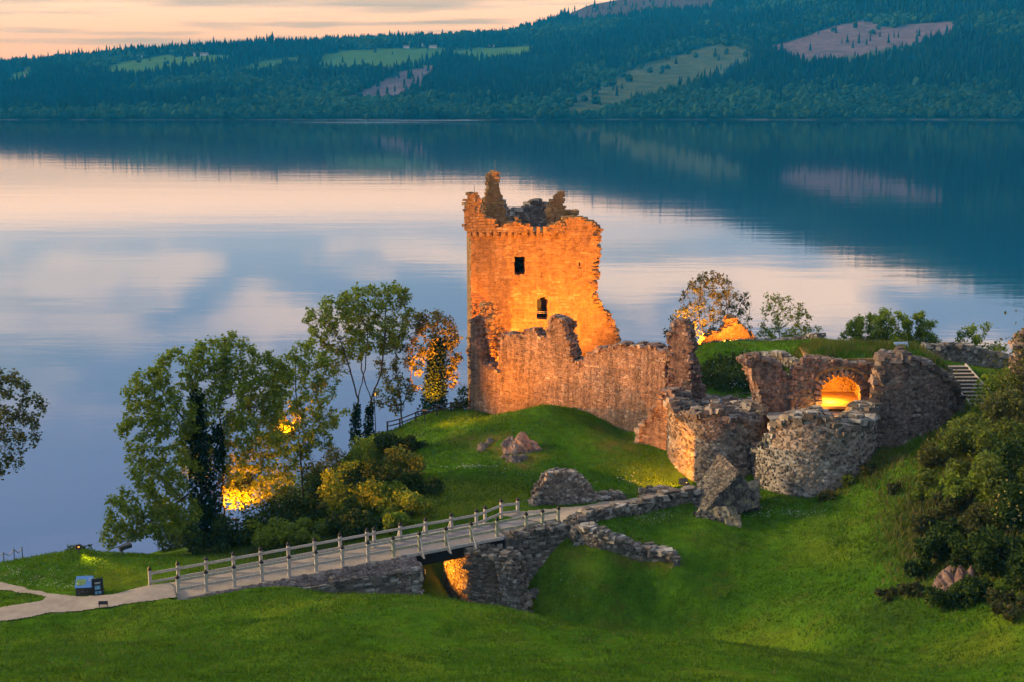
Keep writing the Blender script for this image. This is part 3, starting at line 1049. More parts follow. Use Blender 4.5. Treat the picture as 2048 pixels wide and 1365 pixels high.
    if faces:
        ok = inside(Cs, Cz, jag) & (rng.uniform(0, 1, len(Cs)) < coverage)
        if clip:
            ok &= in_poly(Cs - Hs * 1.05, Cz, poly) & in_poly(Cs + Hs * 1.05, Cz, poly)
        for hl in holes:      # no stone may bridge an opening
            for ds in (-0.8, 0.8):
                for dz in (-0.8, 0.8):
                    ok &= ~in_poly(Cs + ds * Hs, Cz + dz * Hz, hl)
        Cs, Cz, Hs, Hz = Cs[ok], Cz[ok], Hs[ok], Hz[ok]
        if len(Cs):
            Hs, Hz = np.maximum(Hs - gap / 2, 0.04), np.maximum(Hz - gap / 2, 0.03)
            p2, n2 = surf.at(Cs), surf.n(Cs)
            tt = np.stack([-n2[:, 1], n2[:, 0], 0 * Cs], -1)
            pr = rng.uniform(proud[0], proud[1], len(Cs))
            dpt = 0.08
            o = -batter * (Cz - z0) + pr / 2 - dpt / 2
            C = np.concatenate([p2 + n2 * o[:, None], Cz[:, None]], -1)
            N = np.concatenate([n2, 0 * Cs[:, None]], -1)
            up = np.tile([0, 0, 1.0], (len(Cs), 1))
            if style == 'rubble':
                th = rng.normal(0, 0.42, len(Cs))[:, None]
                tt2, up2 = tt * np.cos(th) + up * np.sin(th), -tt * np.sin(th) + up * np.cos(th)
                blocks(mb, C, tt2, up2, N, np.stack([Hs, Hz, (pr + dpt) / 2], 1), 0.30, 0, taper=0.74)
            else:
                blocks(mb, C, tt, up, N, np.stack([Hs, Hz, (pr + dpt) / 2], 1), 0.16, 0, taper=0.86)
            if back:
                o = -thick - pr / 2 + dpt / 2
                C = np.concatenate([p2 + n2 * o[:, None], Cz[:, None]], -1)
                blocks(mb, C, -tt, up, -N, np.stack([Hs, Hz, (pr + dpt) / 2], 1), 0.16, 0, taper=0.86)
    # loose and bonded stones along broken tops and ends
    rs, rz = np.concatenate([r[0] for r in rk]), np.concatenate([r[1] for r in rk])
    rt = np.concatenate([np.full(len(r[0]), r[2]) for r in rk])
    for h in holes:
        k_ = ~in_poly(rs, rz - 0.3, [((q[0] - np.mean([w[0] for w in h])) * 1.6 + np.mean([w[0] for w in h]),
                                      (q[1] - np.mean([w[1] for w in h])) * 1.6 + np.mean([w[1] for w in h])) for q in h])
        rs, rz, rt = rs[k_], rz[k_], rt[k_]
    rsz = rock or (stone[0] * 0.55, stone[1] * 0.75)
    per = max(1, int(round(rocks * thick / 0.42)))
    k_ = rng.uniform(0, 1, len(rs)) < min(1.0, rocks * 0.95)
    rs, rz, rt = rs[k_], rz[k_], rt[k_]
    if len(rs) and rocks > 0:
        for q in range(per):
            n = len(rs)
            f = (q + rng.uniform(0.1, 0.9, n)) / per
            p2, n2 = surf.at(rs + rng.uniform(-.1, .1, n)), surf.n(rs)
            o = 0.03 - f * (thick + 0.06) - batter * (rz - z0)
            C = np.concatenate([p2 + n2 * o[:, None], (rz + rng.uniform(-0.11, 0.05, n))[:, None]], -1)
            th = rng.uniform(-0.5, 0.5, n)
            tt = np.stack([-n2[:, 1], n2[:, 0], 0 * rs], -1)
            N3 = np.concatenate([n2, 0 * rs[:, None]], -1)
            U = tt * np.cos(th)[:, None] + N3 * np.sin(th)[:, None]
            V = -tt * np.sin(th)[:, None] + N3 * np.cos(th)[:, None]
            up = np.stack([rng.uniform(-.25, .25, n), rng.uniform(-.25, .25, n), np.ones(n)], -1)
            H = np.stack([rsz[0] * rng.uniform(0.5, 1.3, n), rsz[0] * rng.uniform(0.5, 1.2, n), rsz[1] * rng.uniform(0.5, 1.3, n)], 1) * (1 + big)
            blocks(mb, C, U, V, up, H, 0.28, 0)


def plane2(px0, d0, px1, d1):
    """plan line between two photo columns at the given depths (at court level)"""
    a, b = at(px0, 760, d0), at(px1, 760, d1)
    return Surf([a, b], flip=False)


def rubble_top(mb, P, r, n, z, size=(0.28, 0.16), spread=0.15):
    """stones strewn over a round wall head"""
    q = np.sqrt(rng.uniform(0, 1, n)) * r
    t = rng.uniform(0, 2 * np.pi, n)
    C = np.stack([P[0] + q * np.cos(t), P[1] + q * np.sin(t), z + rng.uniform(-spread, spread, n)], 1)
    th = rng.uniform(0, np.pi, n)
    U = np.stack([np.cos(th), np.sin(th), rng.uniform(-.2, .2, n)], 1)
    V = np.stack([-np.sin(th), np.cos(th), rng.uniform(-.2, .2, n)], 1)
    N = np.tile([0, 0, 1.0], (n, 1))
    H = np.stack([size[0] * rng.uniform(.5, 1.3, n), size[0] * rng.uniform(.5, 1.2, n), size[1] * rng.uniform(.5, 1.3, n)], 1)
    blocks(mb, C, U, V, N, H, 0.28, 0)


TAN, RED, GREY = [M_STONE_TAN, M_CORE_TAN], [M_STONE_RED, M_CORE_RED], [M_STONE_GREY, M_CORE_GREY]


# ---------------------------------------------------------------- tower house
def build_tower():
    fs = plane2(942, 131.0, 1240, 132.0)
    org = fs.at(0.0)
    org = np.array([org[0], org[1], 13.0])
    root = thing('tower_house', org, 'tall ruined stone tower glowing orange under floodlights at the edge of the loch', 'castle tower')
    X = lambda pts: fs.poly(pts)
    h1 = X([(1030, 550), (1030, 514), (1050, 514), (1050, 550)])
    h2 = X([(1073, 638), (1073, 604), (1076, 598), (1081, 595), (1087, 595), (1092, 598), (1095, 604), (1095, 638)])
    h3 = X([(1157, 541), (1157, 524), (1161, 524), (1161, 541)])
    body = X([(942, 850), (942, 470), (1000, 468), (1058, 466), (1064, 470), (1096, 469), (1102, 462), (1128, 455), (1129, 438), (1140, 437), (1150, 440),
              (1158, 438), (1166, 440), (1176, 446), (1186, 450), (1192, 458), (1198, 461), (1194, 470), (1197, 482), (1191, 492), (1200, 494), (1194, 503), (1193, 520), (1190, 540), (1192, 552), (1188, 570),
              (1190, 590), (1191, 600), (1200, 614), (1206, 625), (1216, 634), (1222, 645), (1226, 655), (1229, 668), (1236, 682), (1241, 700), (1243, 850)])
    mb = MB()
    masonry(mb, fs, body, [h1, h2, h3], thick=1.9, cell=0.2, stone=(0.60, 0.27), proud=(0.0, 0.006), gap=0.010, rocks=0.9, jag=0.18, rock=(0.30, 0.13), skip_left=True, clip=True)
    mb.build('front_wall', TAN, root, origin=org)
    # parapet on its corbel course, a little proud of the wall
    ps = Surf([fs.at(-0.45) + fs.n(0) * 0.32, fs.at(9.6) + fs.n(9.6) * 0.32])
    Y = lambda pts: ps.poly(pts)
    mb = MB()
    masonry(mb, ps, Y([(931, 462), (931, 412), (934, 390), (940, 386), (950, 387), (954, 396), (956, 415), (960, 429), (966, 432), (972, 436), (983, 439), (988, 450),
                       (992, 458), (1003, 455), (1008, 451), (1031, 451), (1033, 438), (1036, 438), (1037, 452), (1056, 451), (1058, 463), (1034, 466), (960, 464)]),
            thick=0.8, cell=0.16, stone=(0.5, 0.25), proud=(0.003, 0.03), gap=0.03, rocks=0.9, jag=0.2, rock=(0.22, 0.11), skip_left=True)
    masonry(mb, ps, Y([(1098, 468), (1097, 456), (1106, 450), (1118, 447), (1127, 443), (1128, 450), (1128, 466)]),
            thick=0.8, cell=0.16, stone=(0.4, 0.22), proud=(0.003, 0.03), gap=0.03, rocks=0.9, jag=0.2, rock=(0.22, 0.11))
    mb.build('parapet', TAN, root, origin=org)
    for i, px in enumerate([938, 948, 961, 975, 990, 1005, 1018, 1031, 1062, 1076, 1089, 1105, 1119]):
        s, z = fs.px(px, 469)
        p = fs.at(s) + fs.n(s) * 0.16
        tall = 1.0 if 1055 < px < 1095 else 0.42
        b = MB()
        d2 = np.append(fs.d[0], 0)
        n2 = np.append(fs.n(0.0), 0)
        blocks(b, [(p[0], p[1], z + (0.25 if tall > .5 else 0.0))], [d2], [n2], [(0, 0, 1)], [(0.17, 0.20, tall / 2)], 0.08, 0)
        b.build('corbel', TAN, root, origin=org)
    # the other three sides and the wall walk
    dv = -np.append(fs.n(0.0), 0)             # away from the camera
    L0, Rr = np.append(fs.at(0.02), 0), np.append(fs.at(11.3), 0)
    depth = 11.0
    mb = MB()
    ztop = fs.px(1000, 452)[1]
    ls = Surf([L0 + dv * depth, L0 + dv * 1.75])
    masonry(mb, ls, [(0, 11), (depth - 1.75, 11), (depth - 1.75, ztop), (0, ztop)], thick=1.8, cell=0.5, stone=(0.6, 0.3), proud=(0.0, 0.01), gap=0.02, rocks=0, jag=0)
    mb.build('side_wall', TAN, root, origin=org)
    mb = MB()
    rs_ = Surf([Rr + dv * 1.75, Rr + dv * depth])
    masonry(mb, rs_, [(0, 11), (depth - 1.75, 11), (depth - 1.75, ztop + 0.4), (5, ztop - 0.4), (0, ztop + 0.2)], thick=1.8, cell=0.5, stone=(0.6, 0.3), proud=(0.0, 0.05), gap=0.03)
    mb.build('side_wall', TAN, root, origin=org)
    bs = Surf([L0 + dv * (depth - 1.6) + np.append(fs.d[0], 0) * 1.7, Rr + dv * (depth - 1.6) - np.append(fs.d[0], 0) * 1.7])
    Bp = lambda pts: bs.poly(pts)
    mb = MB()
    low = bs.px(1000, 640)[1]
    s_a, s_b = 0.0, bs.c[-1]
    crest = Bp([(1108, 452), (1104, 423), (1096, 421), (1090, 408), (1084, 410), (1078, 400), (1066, 399), (1063, 408), (1052, 414), (1048, 424), (1034, 426), (1018, 430), (1006, 424), (1000, 400), (992, 404)])
    masonry(mb, bs, [(s_a, 12), (s_b, 12), (s_b, crest[0][1])] + crest + [(s_a, crest[-1][1])], thick=1.6, cell=0.3, stone=(0.45, 0.24), proud=(0.01, 0.06), gap=0.04, rocks=1.0, rock=(0.34, 0.17))
    mb.build('back_wall', GREY, root, origin=org)
    b = MB()
    cn = (L0 + Rr) / 2 + dv * (depth / 2)
    blocks(b, [(cn[0], cn[1], ztop - 1.15)], [np.append(fs.d[0], 0)], [dv], [(0, 0, 1)], [((11.3 - 3.5) / 2, depth / 2 - 1.9, 0.12)], 0, 0)
    b.build('roof_slab', M_CONC, root, origin=org)
    # surviving turrets of the cap house
    t1 = Surf([L0 + dv * 3.2 + np.append(fs.d[0], 0) * 0.6, L0 + dv * 3.2 + np.append(fs.d[0], 0) * 5])
    mb = MB()
    masonry(mb, t1, t1.poly([(966, 458), (971, 430), (971, 405), (973, 388), (976, 376), (977, 362), (980, 352), (983, 344), (990, 341), (993, 350), (994, 368), (996, 385),
                             (999, 398), (1004, 408), (1008, 420), (1011, 436), (1012, 460)]), thick=1.3, cell=0.16, stone=(0.5, 0.24), proud=(0.01, 0.06), gap=0.03,
            rocks=0.8, rock=(0.19, 0.11), jag=0.2, back=True)
    masonry(mb, t1, t1.poly([(985, 462), (986, 440), (996, 436), (1004, 440), (1012, 452), (1012, 462)]), thick=2.4, cell=0.2, rocks=1.0, rock=(0.3, 0.15))
    mb.build('turret', [M_STONE_TAN, M_CORE_TAN], root, origin=org)
    t2 = Surf([L0 + dv * 2.4 + np.append(fs.d[0], 0) * 7.2, L0 + dv * 2.4 + np.append(fs.d[0], 0) * 10])
    mb = MB()
    masonry(mb, t2, t2.poly([(1110, 462), (1111, 440), (1110, 420), (1111, 400), (1113, 393), (1119, 390), (1123, 387), (1127, 388), (1127, 415), (1130, 416), (1127, 420), (1128, 462)]),
            thick=1.2, cell=0.14, stone=(0.4, 0.2), proud=(0.0, 0.04), gap=0.03, rocks=0.6, rock=(0.15, 0.09), jag=0.12)
    masonry(mb, t2, t2.poly([(1103, 462), (1103, 402), (1110, 402), (1110, 462)]), thick=1.3, cell=0.2, rocks=.5, jag=0.1, stone=(0.5, 0.25), proud=(0.0, 0.03))
    mb.build('turret', [M_STONE_TAN, M_CORE_TAN], root, origin=org)
    # guard rail of the viewing platform
    b = MB()
    g0, g1 = at(1004, 445, 135.5), at(1072, 445, 135.5)
    zr = at(1004, 413, 135.5)[2]
    zm = at(1004, 430, 135.5)[2]
    for f in np.linspace(0, 1, 7):
        p = g0 * (1 - f) + g1 * f
        b.bar((p[0], p[1], ztop - 1.0), (p[0], p[1], zr), 0.05)
    for zz in (zr, zr - 0.14, zm):
        b.bar((g0[0], g0[1], zz), (g1[0], g1[1], zz), 0.05)
    q0, q1 = at(1062, 445, 134.3), at(1091, 445, 134.3)
    for f in (0, 0.5, 1):
        p = q0 * (1 - f) + q1 * f
        b.bar((p[0], p[1], ztop - 1.0), (p[0], p[1], zr + 0.05), 0.07)
    for zz in (zr + 0.02, zm):
        b.bar((q0[0], q0[1], zz), (q1[0], q1[1], zz), 0.07)
    b.build('guard_rail', M_METAL, root, origin=org)
    for (x_, y0, y1) in ((990.5, 350, 320), (949, 392, 369)):
        b = MB()
        a_, c_ = at(x_, y0, 134.0), at(x_, y1, 134.0)
        b.tubes([a_], [(a_[0], a_[1], c_[2])], [0.03], [0.02], 5)
        b.build('lightning_rod', M_METAL, root, origin=org)
    # window frame, inner leaf and the boarded arched window
    b = MB()
    s, z = fs.px(1084, 617)
    for zz in (fs.px(1084, 629)[1], fs.px(1084, 626)[1]):
        b.bar(np.append(fs.at(s - .55) - fs.n(s) * .6, zz), np.append(fs.at(s + .55) - fs.n(s) * .6, zz), 0.05, 0.05)
    b.build('window_bar', M_WOOD, root, origin=org)
    b = MB()
    zb, zt = fs.px(1084, 638)[1], fs.px(1084, 596)[1]
    c_ = fs.at(s) - fs.n(s) * 1.2
    blocks(b, [(c_[0], c_[1], (zb + zt) / 2)], [np.append(fs.d[0], 0)], [np.append(fs.n(s), 0)], [(0, 0, 1)], [(0.75, 0.04, (zt - zb) / 2 + 0.2)], 0, 0)
    b.build('window_board', M_BLACK, root, origin=org)
    return root


TOWER = build_tower()


def wall_thing(name, label, cat, parts, mats, group=None):
    """parts: list of (surf, poly_px, kwargs)"""
    mb = MB()
    for surf, pts, kw in parts:
        kw = dict(kw)
        sz = kw.pop('sz', None)
        masonry(mb, surf, sz if sz is not None else surf.poly(pts), **kw)
    c = np.concatenate(mb.v)
    org = np.array([c[:, 0].mean(), c[:, 1].mean(), c[:, 2].min()])
    o = mb.build(name, mats, origin=org)
    return tag(o, label, cat, group)


# ---------------------------------------------------------------- curtain wall
cw = plane2(940, 126, 1332, 112)
cw_kw = dict(thick=1.3, cell=0.2, stone=(0.40, 0.17), proud=(0.0, 0.014), gap=0.02, rocks=1.0, jag=0.3, rock=(0.25, 0.12), skip_left=True)
wall_thing('curtain_wall', 'long ragged reddish rubble curtain wall in front of the orange tower, with a V-shaped breach', 'castle wall', [
    (cw, [(940, 870), (940, 642), (946, 638), (952, 641), (955, 660), (958, 700), (963, 728), (975, 735), (985, 738), (992, 742), (995, 735), (998, 700), (999, 674), (1010, 669), (1030, 670),
          (1045, 668), (1052, 662), (1066, 664), (1070, 670), (1080, 673), (1092, 672), (1096, 655), (1100, 640), (1106, 635), (1115, 636), (1124, 644), (1129, 660), (1133, 680), (1138, 705),
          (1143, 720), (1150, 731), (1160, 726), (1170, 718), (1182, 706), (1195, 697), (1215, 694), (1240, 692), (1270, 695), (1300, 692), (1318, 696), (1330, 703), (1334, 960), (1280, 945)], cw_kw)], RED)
cw2 = plane2(950, 129, 1004, 128)
wall_thing('ruined_corner', 'broken orange-lit masonry corner left of the curtain wall, below the tower', 'ruin', [
    (cw2, [(950, 800), (954, 690), (956, 660), (960, 640), (966, 618), (974, 615), (979, 625), (981, 645), (990, 660), (999, 668), (1003, 800)],
     dict(thick=1.6, cell=0.18, stone=(0.4, 0.2), proud=(0.01, 0.09), gap=0.03, rocks=1.0, rock=(0.28, 0.14)))], [M_STONE_TAN, M_CORE_TAN])
pl = plane2(1330, 110.5, 1405, 109.0)
wall_thing('wall_pillar', 'tall narrow pillar of masonry standing at the right end of the reddish curtain wall', 'ruin', [
    (pl, [(1338, 960), (1338, 720), (1340, 690), (1343, 665), (1349, 648), (1356, 643), (1368, 644), (1374, 655), (1377, 690), (1379, 960)],
     dict(thick=1.2, cell=0.17, stone=(0.38, 0.17), proud=(0.0, 0.03), gap=0.03, rocks=0.9, jag=0.25, rock=(0.22, 0.11))),
    (Surf([pl.at(pl.px(1376, 760)[0]) - pl.n(0) * 0.5, pl.at(pl.px(1402, 760)[0]) - pl.n(0) * 1.2]), [(1375, 900), (1375, 662), (1380, 690), (1384, 715), (1389, 735), (1393, 750), (1398, 775), (1403, 800), (1410, 900)],
     dict(thick=1.6, cell=0.17, stone=(0.38, 0.18), proud=(0.02, 0.09), gap=0.03, rocks=1.0, rock=(0.28, 0.13), sz=None))], RED)
bs_ = plane2(1268, 109.3, 1348, 107.2)
wall_thing('wall_stub', 'low stepped stub of reddish wall between the curtain wall and the left round tower', 'ruin', [
    (bs_, [(1272, 925), (1274, 880), (1276, 862), (1284, 850), (1294, 842), (1302, 832), (1308, 822), (1318, 812), (1322, 800), (1330, 786), (1346, 782), (1352, 985), (1330, 975)],
     dict(thick=1.5, cell=0.18, stone=(0.38, 0.17), proud=(0.0, 0.05), gap=0.03, rocks=1.0, jag=0.4, rock=(0.28, 0.13)))], RED)

# ---------------------------------------------------------------- gatehouse: two drum towers
g1 = at(1437, 830, 107.6)[:2]
R1 = 4.02


def drum(mb, c, r, a0, a1, top, base, n=36, **kw):
    s = Surf(arc(c[0], c[1], r, a0, a1, n), flip=False)
    L = s.c[-1]
    ss = np.linspace(0, L, 60)
    zt = [top(q / L) for q in ss]
    poly = [(0, base)] + [(L, base)] + [(q, z) for q, z in zip(ss[::-1], zt[::-1])]
    masonry(mb, s, poly, **kw)
    return s


mb = MB()
drum(mb, g1, R1, 150, 400, lambda f: 20.1 + 0.45 * math.sin(f * 19) + 0.3 * math.sin(f * 47) - 0.5 * f, 12.0, thick=1.5, cell=0.22, stone=(0.36, 0.25), proud=(0.0, 0.06), gap=0.03, style='rubble',
     rocks=1.1, rock=(0.30, 0.17), jag=0.4)
b_c = np.array([g1[0], g1[1]])
t = np.linspace(0, 2 * np.pi, 33)[:-1]
disc = np.stack([b_c[0] + (R1 - 0.6) * np.cos(t), b_c[1] + (R1 - 0.6) * np.sin(t), np.full(32, 19.45)], 1)
mb.add(np.concatenate([disc, [[b_c[0], b_c[1], 19.5]]]), tris=[(i, (i + 1) % 32, 32) for i in range(32)], m=1)
rubble_top(mb, b_c, R1 - 0.3, 420, 19.62, (0.30, 0.17), 0.16)
ol = mb.build('drum_tower', [stone_mat('drum_stone', [(0.17, 0.13, 0.10), (0.23, 0.19, 0.15), (0.12, 0.095, 0.075), (0.30, 0.255, 0.20), (0.19, 0.15, 0.115), (0.085, 0.07, 0.06), (0.36, 0.32, 0.26)], 0.5),
                              simple_mat('mortar_drum', (0.24, 0.20, 0.155), 0.5, 4.0, 0.95, 0.1, 1.0)], origin=(g1[0], g1[1], 14.0))
tag(ol, 'squat ruined round tower with flat rubble top, lit orange on its left side', 'round tower')

g2 = at(1628, 900, 104.4)[:2]
R2 = 4.75
GH = thing('gatehouse', (g2[0], g2[1], 14.0), 'ruined rounded gatehouse tower with a glowing arched chamber and grass growing on top', 'gatehouse')
go = (g2[0], g2[1], 14.0)
mb = MB()


def top2(f):
    return float(np.interp(f, [0, 0.12, 0.2, 0.27, 0.34, 0.45, 0.62, 0.8, 0.9, 1.0], [17.0, 18.0, 19.5, 20.7, 21.0, 20.75, 20.35, 20.6, 20.7, 20.4])) + 0.22 * math.sin(f * 70) + 0.30 * math.sin(f * 31 + 1) - 0.5 * math.exp(-((f - .55) / .05) ** 2)


drum(mb, g2, R2, 178, 372, top2, 12.5, thick=1.7, cell=0.22, stone=(0.36, 0.26), proud=(0.0, 0.09), gap=0.04, style='rubble', rocks=1.1, rock=(0.34, 0.2), jag=0.4, batter=0.012)
t = np.linspace(0, 2 * np.pi, 33)[:-1]
disc = np.stack([g2[0] + (R2 - 1.0) * np.cos(t), g2[1] + (R2 - 1.0) * np.sin(t), np.full(32, 19.8)], 1)
mb.add(np.concatenate([disc, [[g2[0], g2[1], 19.85]]]), tris=[(i, (i + 1) % 32, 32) for i in range(32)], m=1)
mb.build('front_wall', [M_STONE_GREY, M_CORE_PALE], GH, origin=go)
# chamber wall with the arched opening
rw = plane2(1570, 105.2, 1765, 104.6)
arch = rw.poly([(1641, 850), (1641, 800), (1640, 780), (1645, 766), (1655, 756), (1668, 750), (1688, 748), (1704, 752), (1715, 762), (1721, 778), (1723, 800), (1723, 850)])
mb = MB()
masonry(mb, rw, rw.poly([(1574, 900), (1573, 835), (1578, 806), (1582, 778), (1590, 752), (1598, 732), (1606, 722), (1620, 718), (1650, 720), (1680, 724), (1710, 728), (1740, 731), (1768, 733), (1768, 900)]),
        [arch], thick=1.1, cell=0.2, stone=(0.38, 0.27), proud=(0.0, 0.09), gap=0.04, style='rubble', rocks=0.9, jag=0.3, rock=(0.28, 0.16))
# voussoirs around the arch
cxp, cyp = 1681, 790
for a_ in np.linspace(200, -20, 17):
    s_, z_ = rw.px(cxp + 46 * math.cos(R(a_)), cyp - 44 * math.sin(R(a_)))
    p_ = rw.at(s_) + rw.n(s_) * 0.08
    tv = np.append(rw.d[0] * math.cos(R(a_)), math.sin(R(a_)))
    uv = np.append(-rw.d[0] * math.sin(R(a_)), math.cos(R(a_)))
    blocks(mb, [(p_[0], p_[1], z_)], [tv], [uv], [np.append(rw.n(s_), 0)], [(0.26, 0.13, 0.2)], 0.25, 0)
mb.build('chamber_wall', [M_STONE_RED, M_CORE_GREY], GH, origin=go)
# inside of the chamber
mb = MB()
nn_ = np.append(rw.n(0), 0)
dd_ = np.append(rw.d[0], 0)
sA, sB = rw.px(1632, 800)[0], rw.px(1732, 800)[0]
zc0, zc1 = 20.3, rw.px(1680, 742)[1]
wA, wB = np.append(rw.at(sA), 0), np.append(rw.at(sB), 0)
dep = 4.2
inner = Surf([wA - nn_ * 1.15, wA - nn_ * (1.15 + dep) , wB - nn_ * (1.15 + dep), wB - nn_ * 1.15], flip=False)
L = inner.c[-1]
masonry(mb, inner, [(0, zc0), (L, zc0), (L, zc1 + .5), (0, zc1 + .5)], thick=0.5, cell=0.25, stone=(0.4, 0.16), proud=(0.0, 0.08), gap=0.03, rocks=0, jag=0)
nst = 16
for i_ in range(nst):      # barrel vault of rough courses
    t0_ = math.pi * i_ / nst
    hw = np.linalg.norm(wB - wA) / 2
    cc = (wA + wB) / 2 - nn_ * (1.15 + dep / 2)
    p_ = cc + dd_ * (hw * math.cos(t0_ + .1))
    for q_ in np.arange(-dep / 2 - 1.0, dep / 2, 0.5):
        c3 = p_ - nn_ * q_
        blocks(mb, [(c3[0], c3[1], zc1 - 0.85 + 0.95 * math.sin(t0_ + .1) + 0.1)], [dd_ * -math.sin(t0_ + .1) + np.array([0, 0, math.cos(t0_ + .1) * .6])], [nn_], [dd_ * math.cos(t0_ + .1) + np.array([0, 0, math.sin(t0_ + .1)])],
               [(0.28, 0.27, 0.12)], 0.25, 0)
blocks(mb, [tuple((wA + wB)[:2] / 2 - nn_[:2] * 3.2) + (zc0 - 0.1,)], [dd_], [nn_], [(0, 0, 1)], [(3.0, 3.2, 0.1)], 0, 1)
blocks(mb, [tuple((wA + wB)[:2] / 2 - nn_[:2] * 3.4) + (zc1 + 0.62,)], [dd_], [nn_], [(0, 0, 1)], [(2.6, 2.3, 0.12)], 0, 1)
mb.build('chamber', [M_STONE_TAN, M_CORE_TAN], GH, origin=go)
# left jamb, lit orange
lj = plane2(1494, 104.6, 1600, 105.4)
mb = MB()
masonry(mb, lj, lj.poly([(1524, 900), (1530, 840), (1528, 800), (1524, 775), (1514, 752), (1499, 735), (1497, 724), (1508, 717), (1524, 718), (1540, 722), (1552, 728), (1561, 740), (1566, 752), (1578, 760),
                         (1586, 780), (1584, 810), (1580, 840), (1578, 900)]), thick=1.8, cell=0.2, stone=(0.36, 0.25), proud=(0.0, 0.08), gap=0.03, rocks=1.0, rock=(0.28, 0.16), jag=0.35, style='rubble')
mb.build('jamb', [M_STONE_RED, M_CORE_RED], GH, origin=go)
# right-hand wall, curving away
r0, r1, r2, r3 = at(1742, 850, 102.6), at(1800, 850, 102.2), at(1870, 850, 103.4), at(1926, 850, 106.0)
rr = Surf([r0, (r0 * .5 + r1 * .5) + np.array([0, -.1, 0]), r1, (r1 + r2) / 2 + np.array([0, -.25, 0]), r2, (r2 + r3) / 2 + np.array([.1, -.3, 0]), r3])
mb = MB()
slit = rr.poly([(1831, 832), (1831, 801), (1834, 801), (1834, 832)])
masonry(mb, rr, rr.poly([(1744, 990), (1746, 860), (1750, 800), (1758, 760), (1763, 735), (1765, 718), (1772, 712), (1782, 713), (1790, 720), (1800, 714), (1812, 713), (1826, 720), (1840, 726), (1852, 722),
                         (1866, 735), (1880, 744), (1893, 755), (1903, 764), (1912, 778), (1918, 792), (1921, 806), (1920, 830), (1924, 880), (1924, 960)]),
        [slit], thick=1.6, cell=0.22, stone=(0.44, 0.22), proud=(0.0, 0.045), gap=0.03, rocks=1.1, rock=(0.34, 0.2), jag=0.4, style='rubble')
mb.build('side_wall', [stone_mat('gate_stone', [(0.16, 0.115, 0.085), (0.21, 0.155, 0.12), (0.13, 0.095, 0.075), (0.25, 0.20, 0.16), (0.18, 0.13, 0.10), (0.10, 0.08, 0.065), (0.30, 0.26, 0.21)], 0.45, 0.5, 0.3),
                         simple_mat('mortar_gate', (0.20, 0.15, 0.115), 0.5, 4.0, 0.95, 0.1, 1.0)], GH, origin=go)
# grass cap over the vault, with masonry filling below it
cap_c = at(1745, 712, 108.6)
mb = MB()
gx, gy = np.meshgrid(np.linspace(-1, 1, 46), np.linspace(-1, 1, 30), indexing='ij')
capX = cap_c[0] + gx * 5.6 - 0.3
capY = cap_c[1] + gy * 3.3 + gx * 0.3
edge = np.clip(1 - np.maximum(np.abs(gx), np.abs(gy)) ** 4, 0, 1)
capZ = 23.0 + 1.15 * edge ** 0.7 + (fbm(capX, capY, 1.2, 3, 3) - .5) * 0.35 - 0.20 * gx
V = np.stack([capX, capY, capZ], -1).reshape(-1, 3)
i = np.arange(45 * 30).reshape(45, 30)[:, :-1].ravel()
mb.add(V, np.stack([i, i + 30, i + 31, i + 1], 1))
CAPV = V
o = mb.build('grass_cap', M_GRASS, GH, smooth=True, origin=go)
mb = MB()
blocks(mb, [(cap_c[0] + 3.6, cap_c[1] + 0.3, 19.0)], [(1, 0.06, 0)], [(-0.06, 1, 0)], [(0, 0, 1)], [(2.0, 2.9, 4.0)], 0, 0)
mb.build('core', M_CORE_GREY, GH, origin=go)

# ---------------------------------------------------------------- low walls and ruins on the high ground
LOWKW = dict(thick=1.0, cell=0.2, stone=(0.34, 0.24), proud=(0.0, 0.08), gap=0.03, style='rubble', rocks=1.1, rock=(0.28, 0.15), jag=0.3)
orr = plane2(1400, 135, 1520, 135)
wall_thing('ruin_gable', 'jagged orange-lit gable fragment rising behind the grassy mound', 'ruin', [
    (orr, [(1408, 720), (1408, 684), (1416, 674), (1428, 668), (1436, 672), (1446, 664), (1454, 652), (1460, 644), (1468, 640), (1476, 648), (1484, 658), (1492, 668), (1502, 674), (1510, 682), (1512, 720)],
     dict(thick=1.2, cell=0.18, stone=(0.45, 0.2), proud=(0.01, 0.10), gap=0.03, rocks=1.0, rock=(0.3, 0.14)))], TAN)


def low_wall(name, label, pts_px, h, mats=GREY, thick=0.9, base_drop=0.6, hvar=0.25, cat='low wall', seed=1, **kw):
    """wall following ground points (px, py, depth or None) with height h (number or list)"""
    P = [at(*q) if len(q) == 3 else hit(*q) for q in pts_px]
    s = Surf(P)
    n = max(8, int(s.c[-1] / 0.4))
    ss = np.linspace(0, s.c[-1], n)
    g = ground(s.at(ss)[:, 0], s.at(ss)[:, 1])
    hh = np.interp(ss, np.linspace(0, s.c[-1], len(h)), h) if isinstance(h, (list, tuple)) else np.full(n, h)
    top = g + hh + (vnoise(ss, ss * 0 + seed, 0.8, seed) - .5) * hvar
    poly = [(q, z) for q, z in zip(ss, g - base_drop)] + [(q, z) for q, z in zip(ss[::-1], top[::-1])]
    kk = dict(LOWKW, thick=thick)
    kk.update(kw)
    return wall_thing(name, label, cat, [(s, None, dict(kk, sz=poly))], mats)


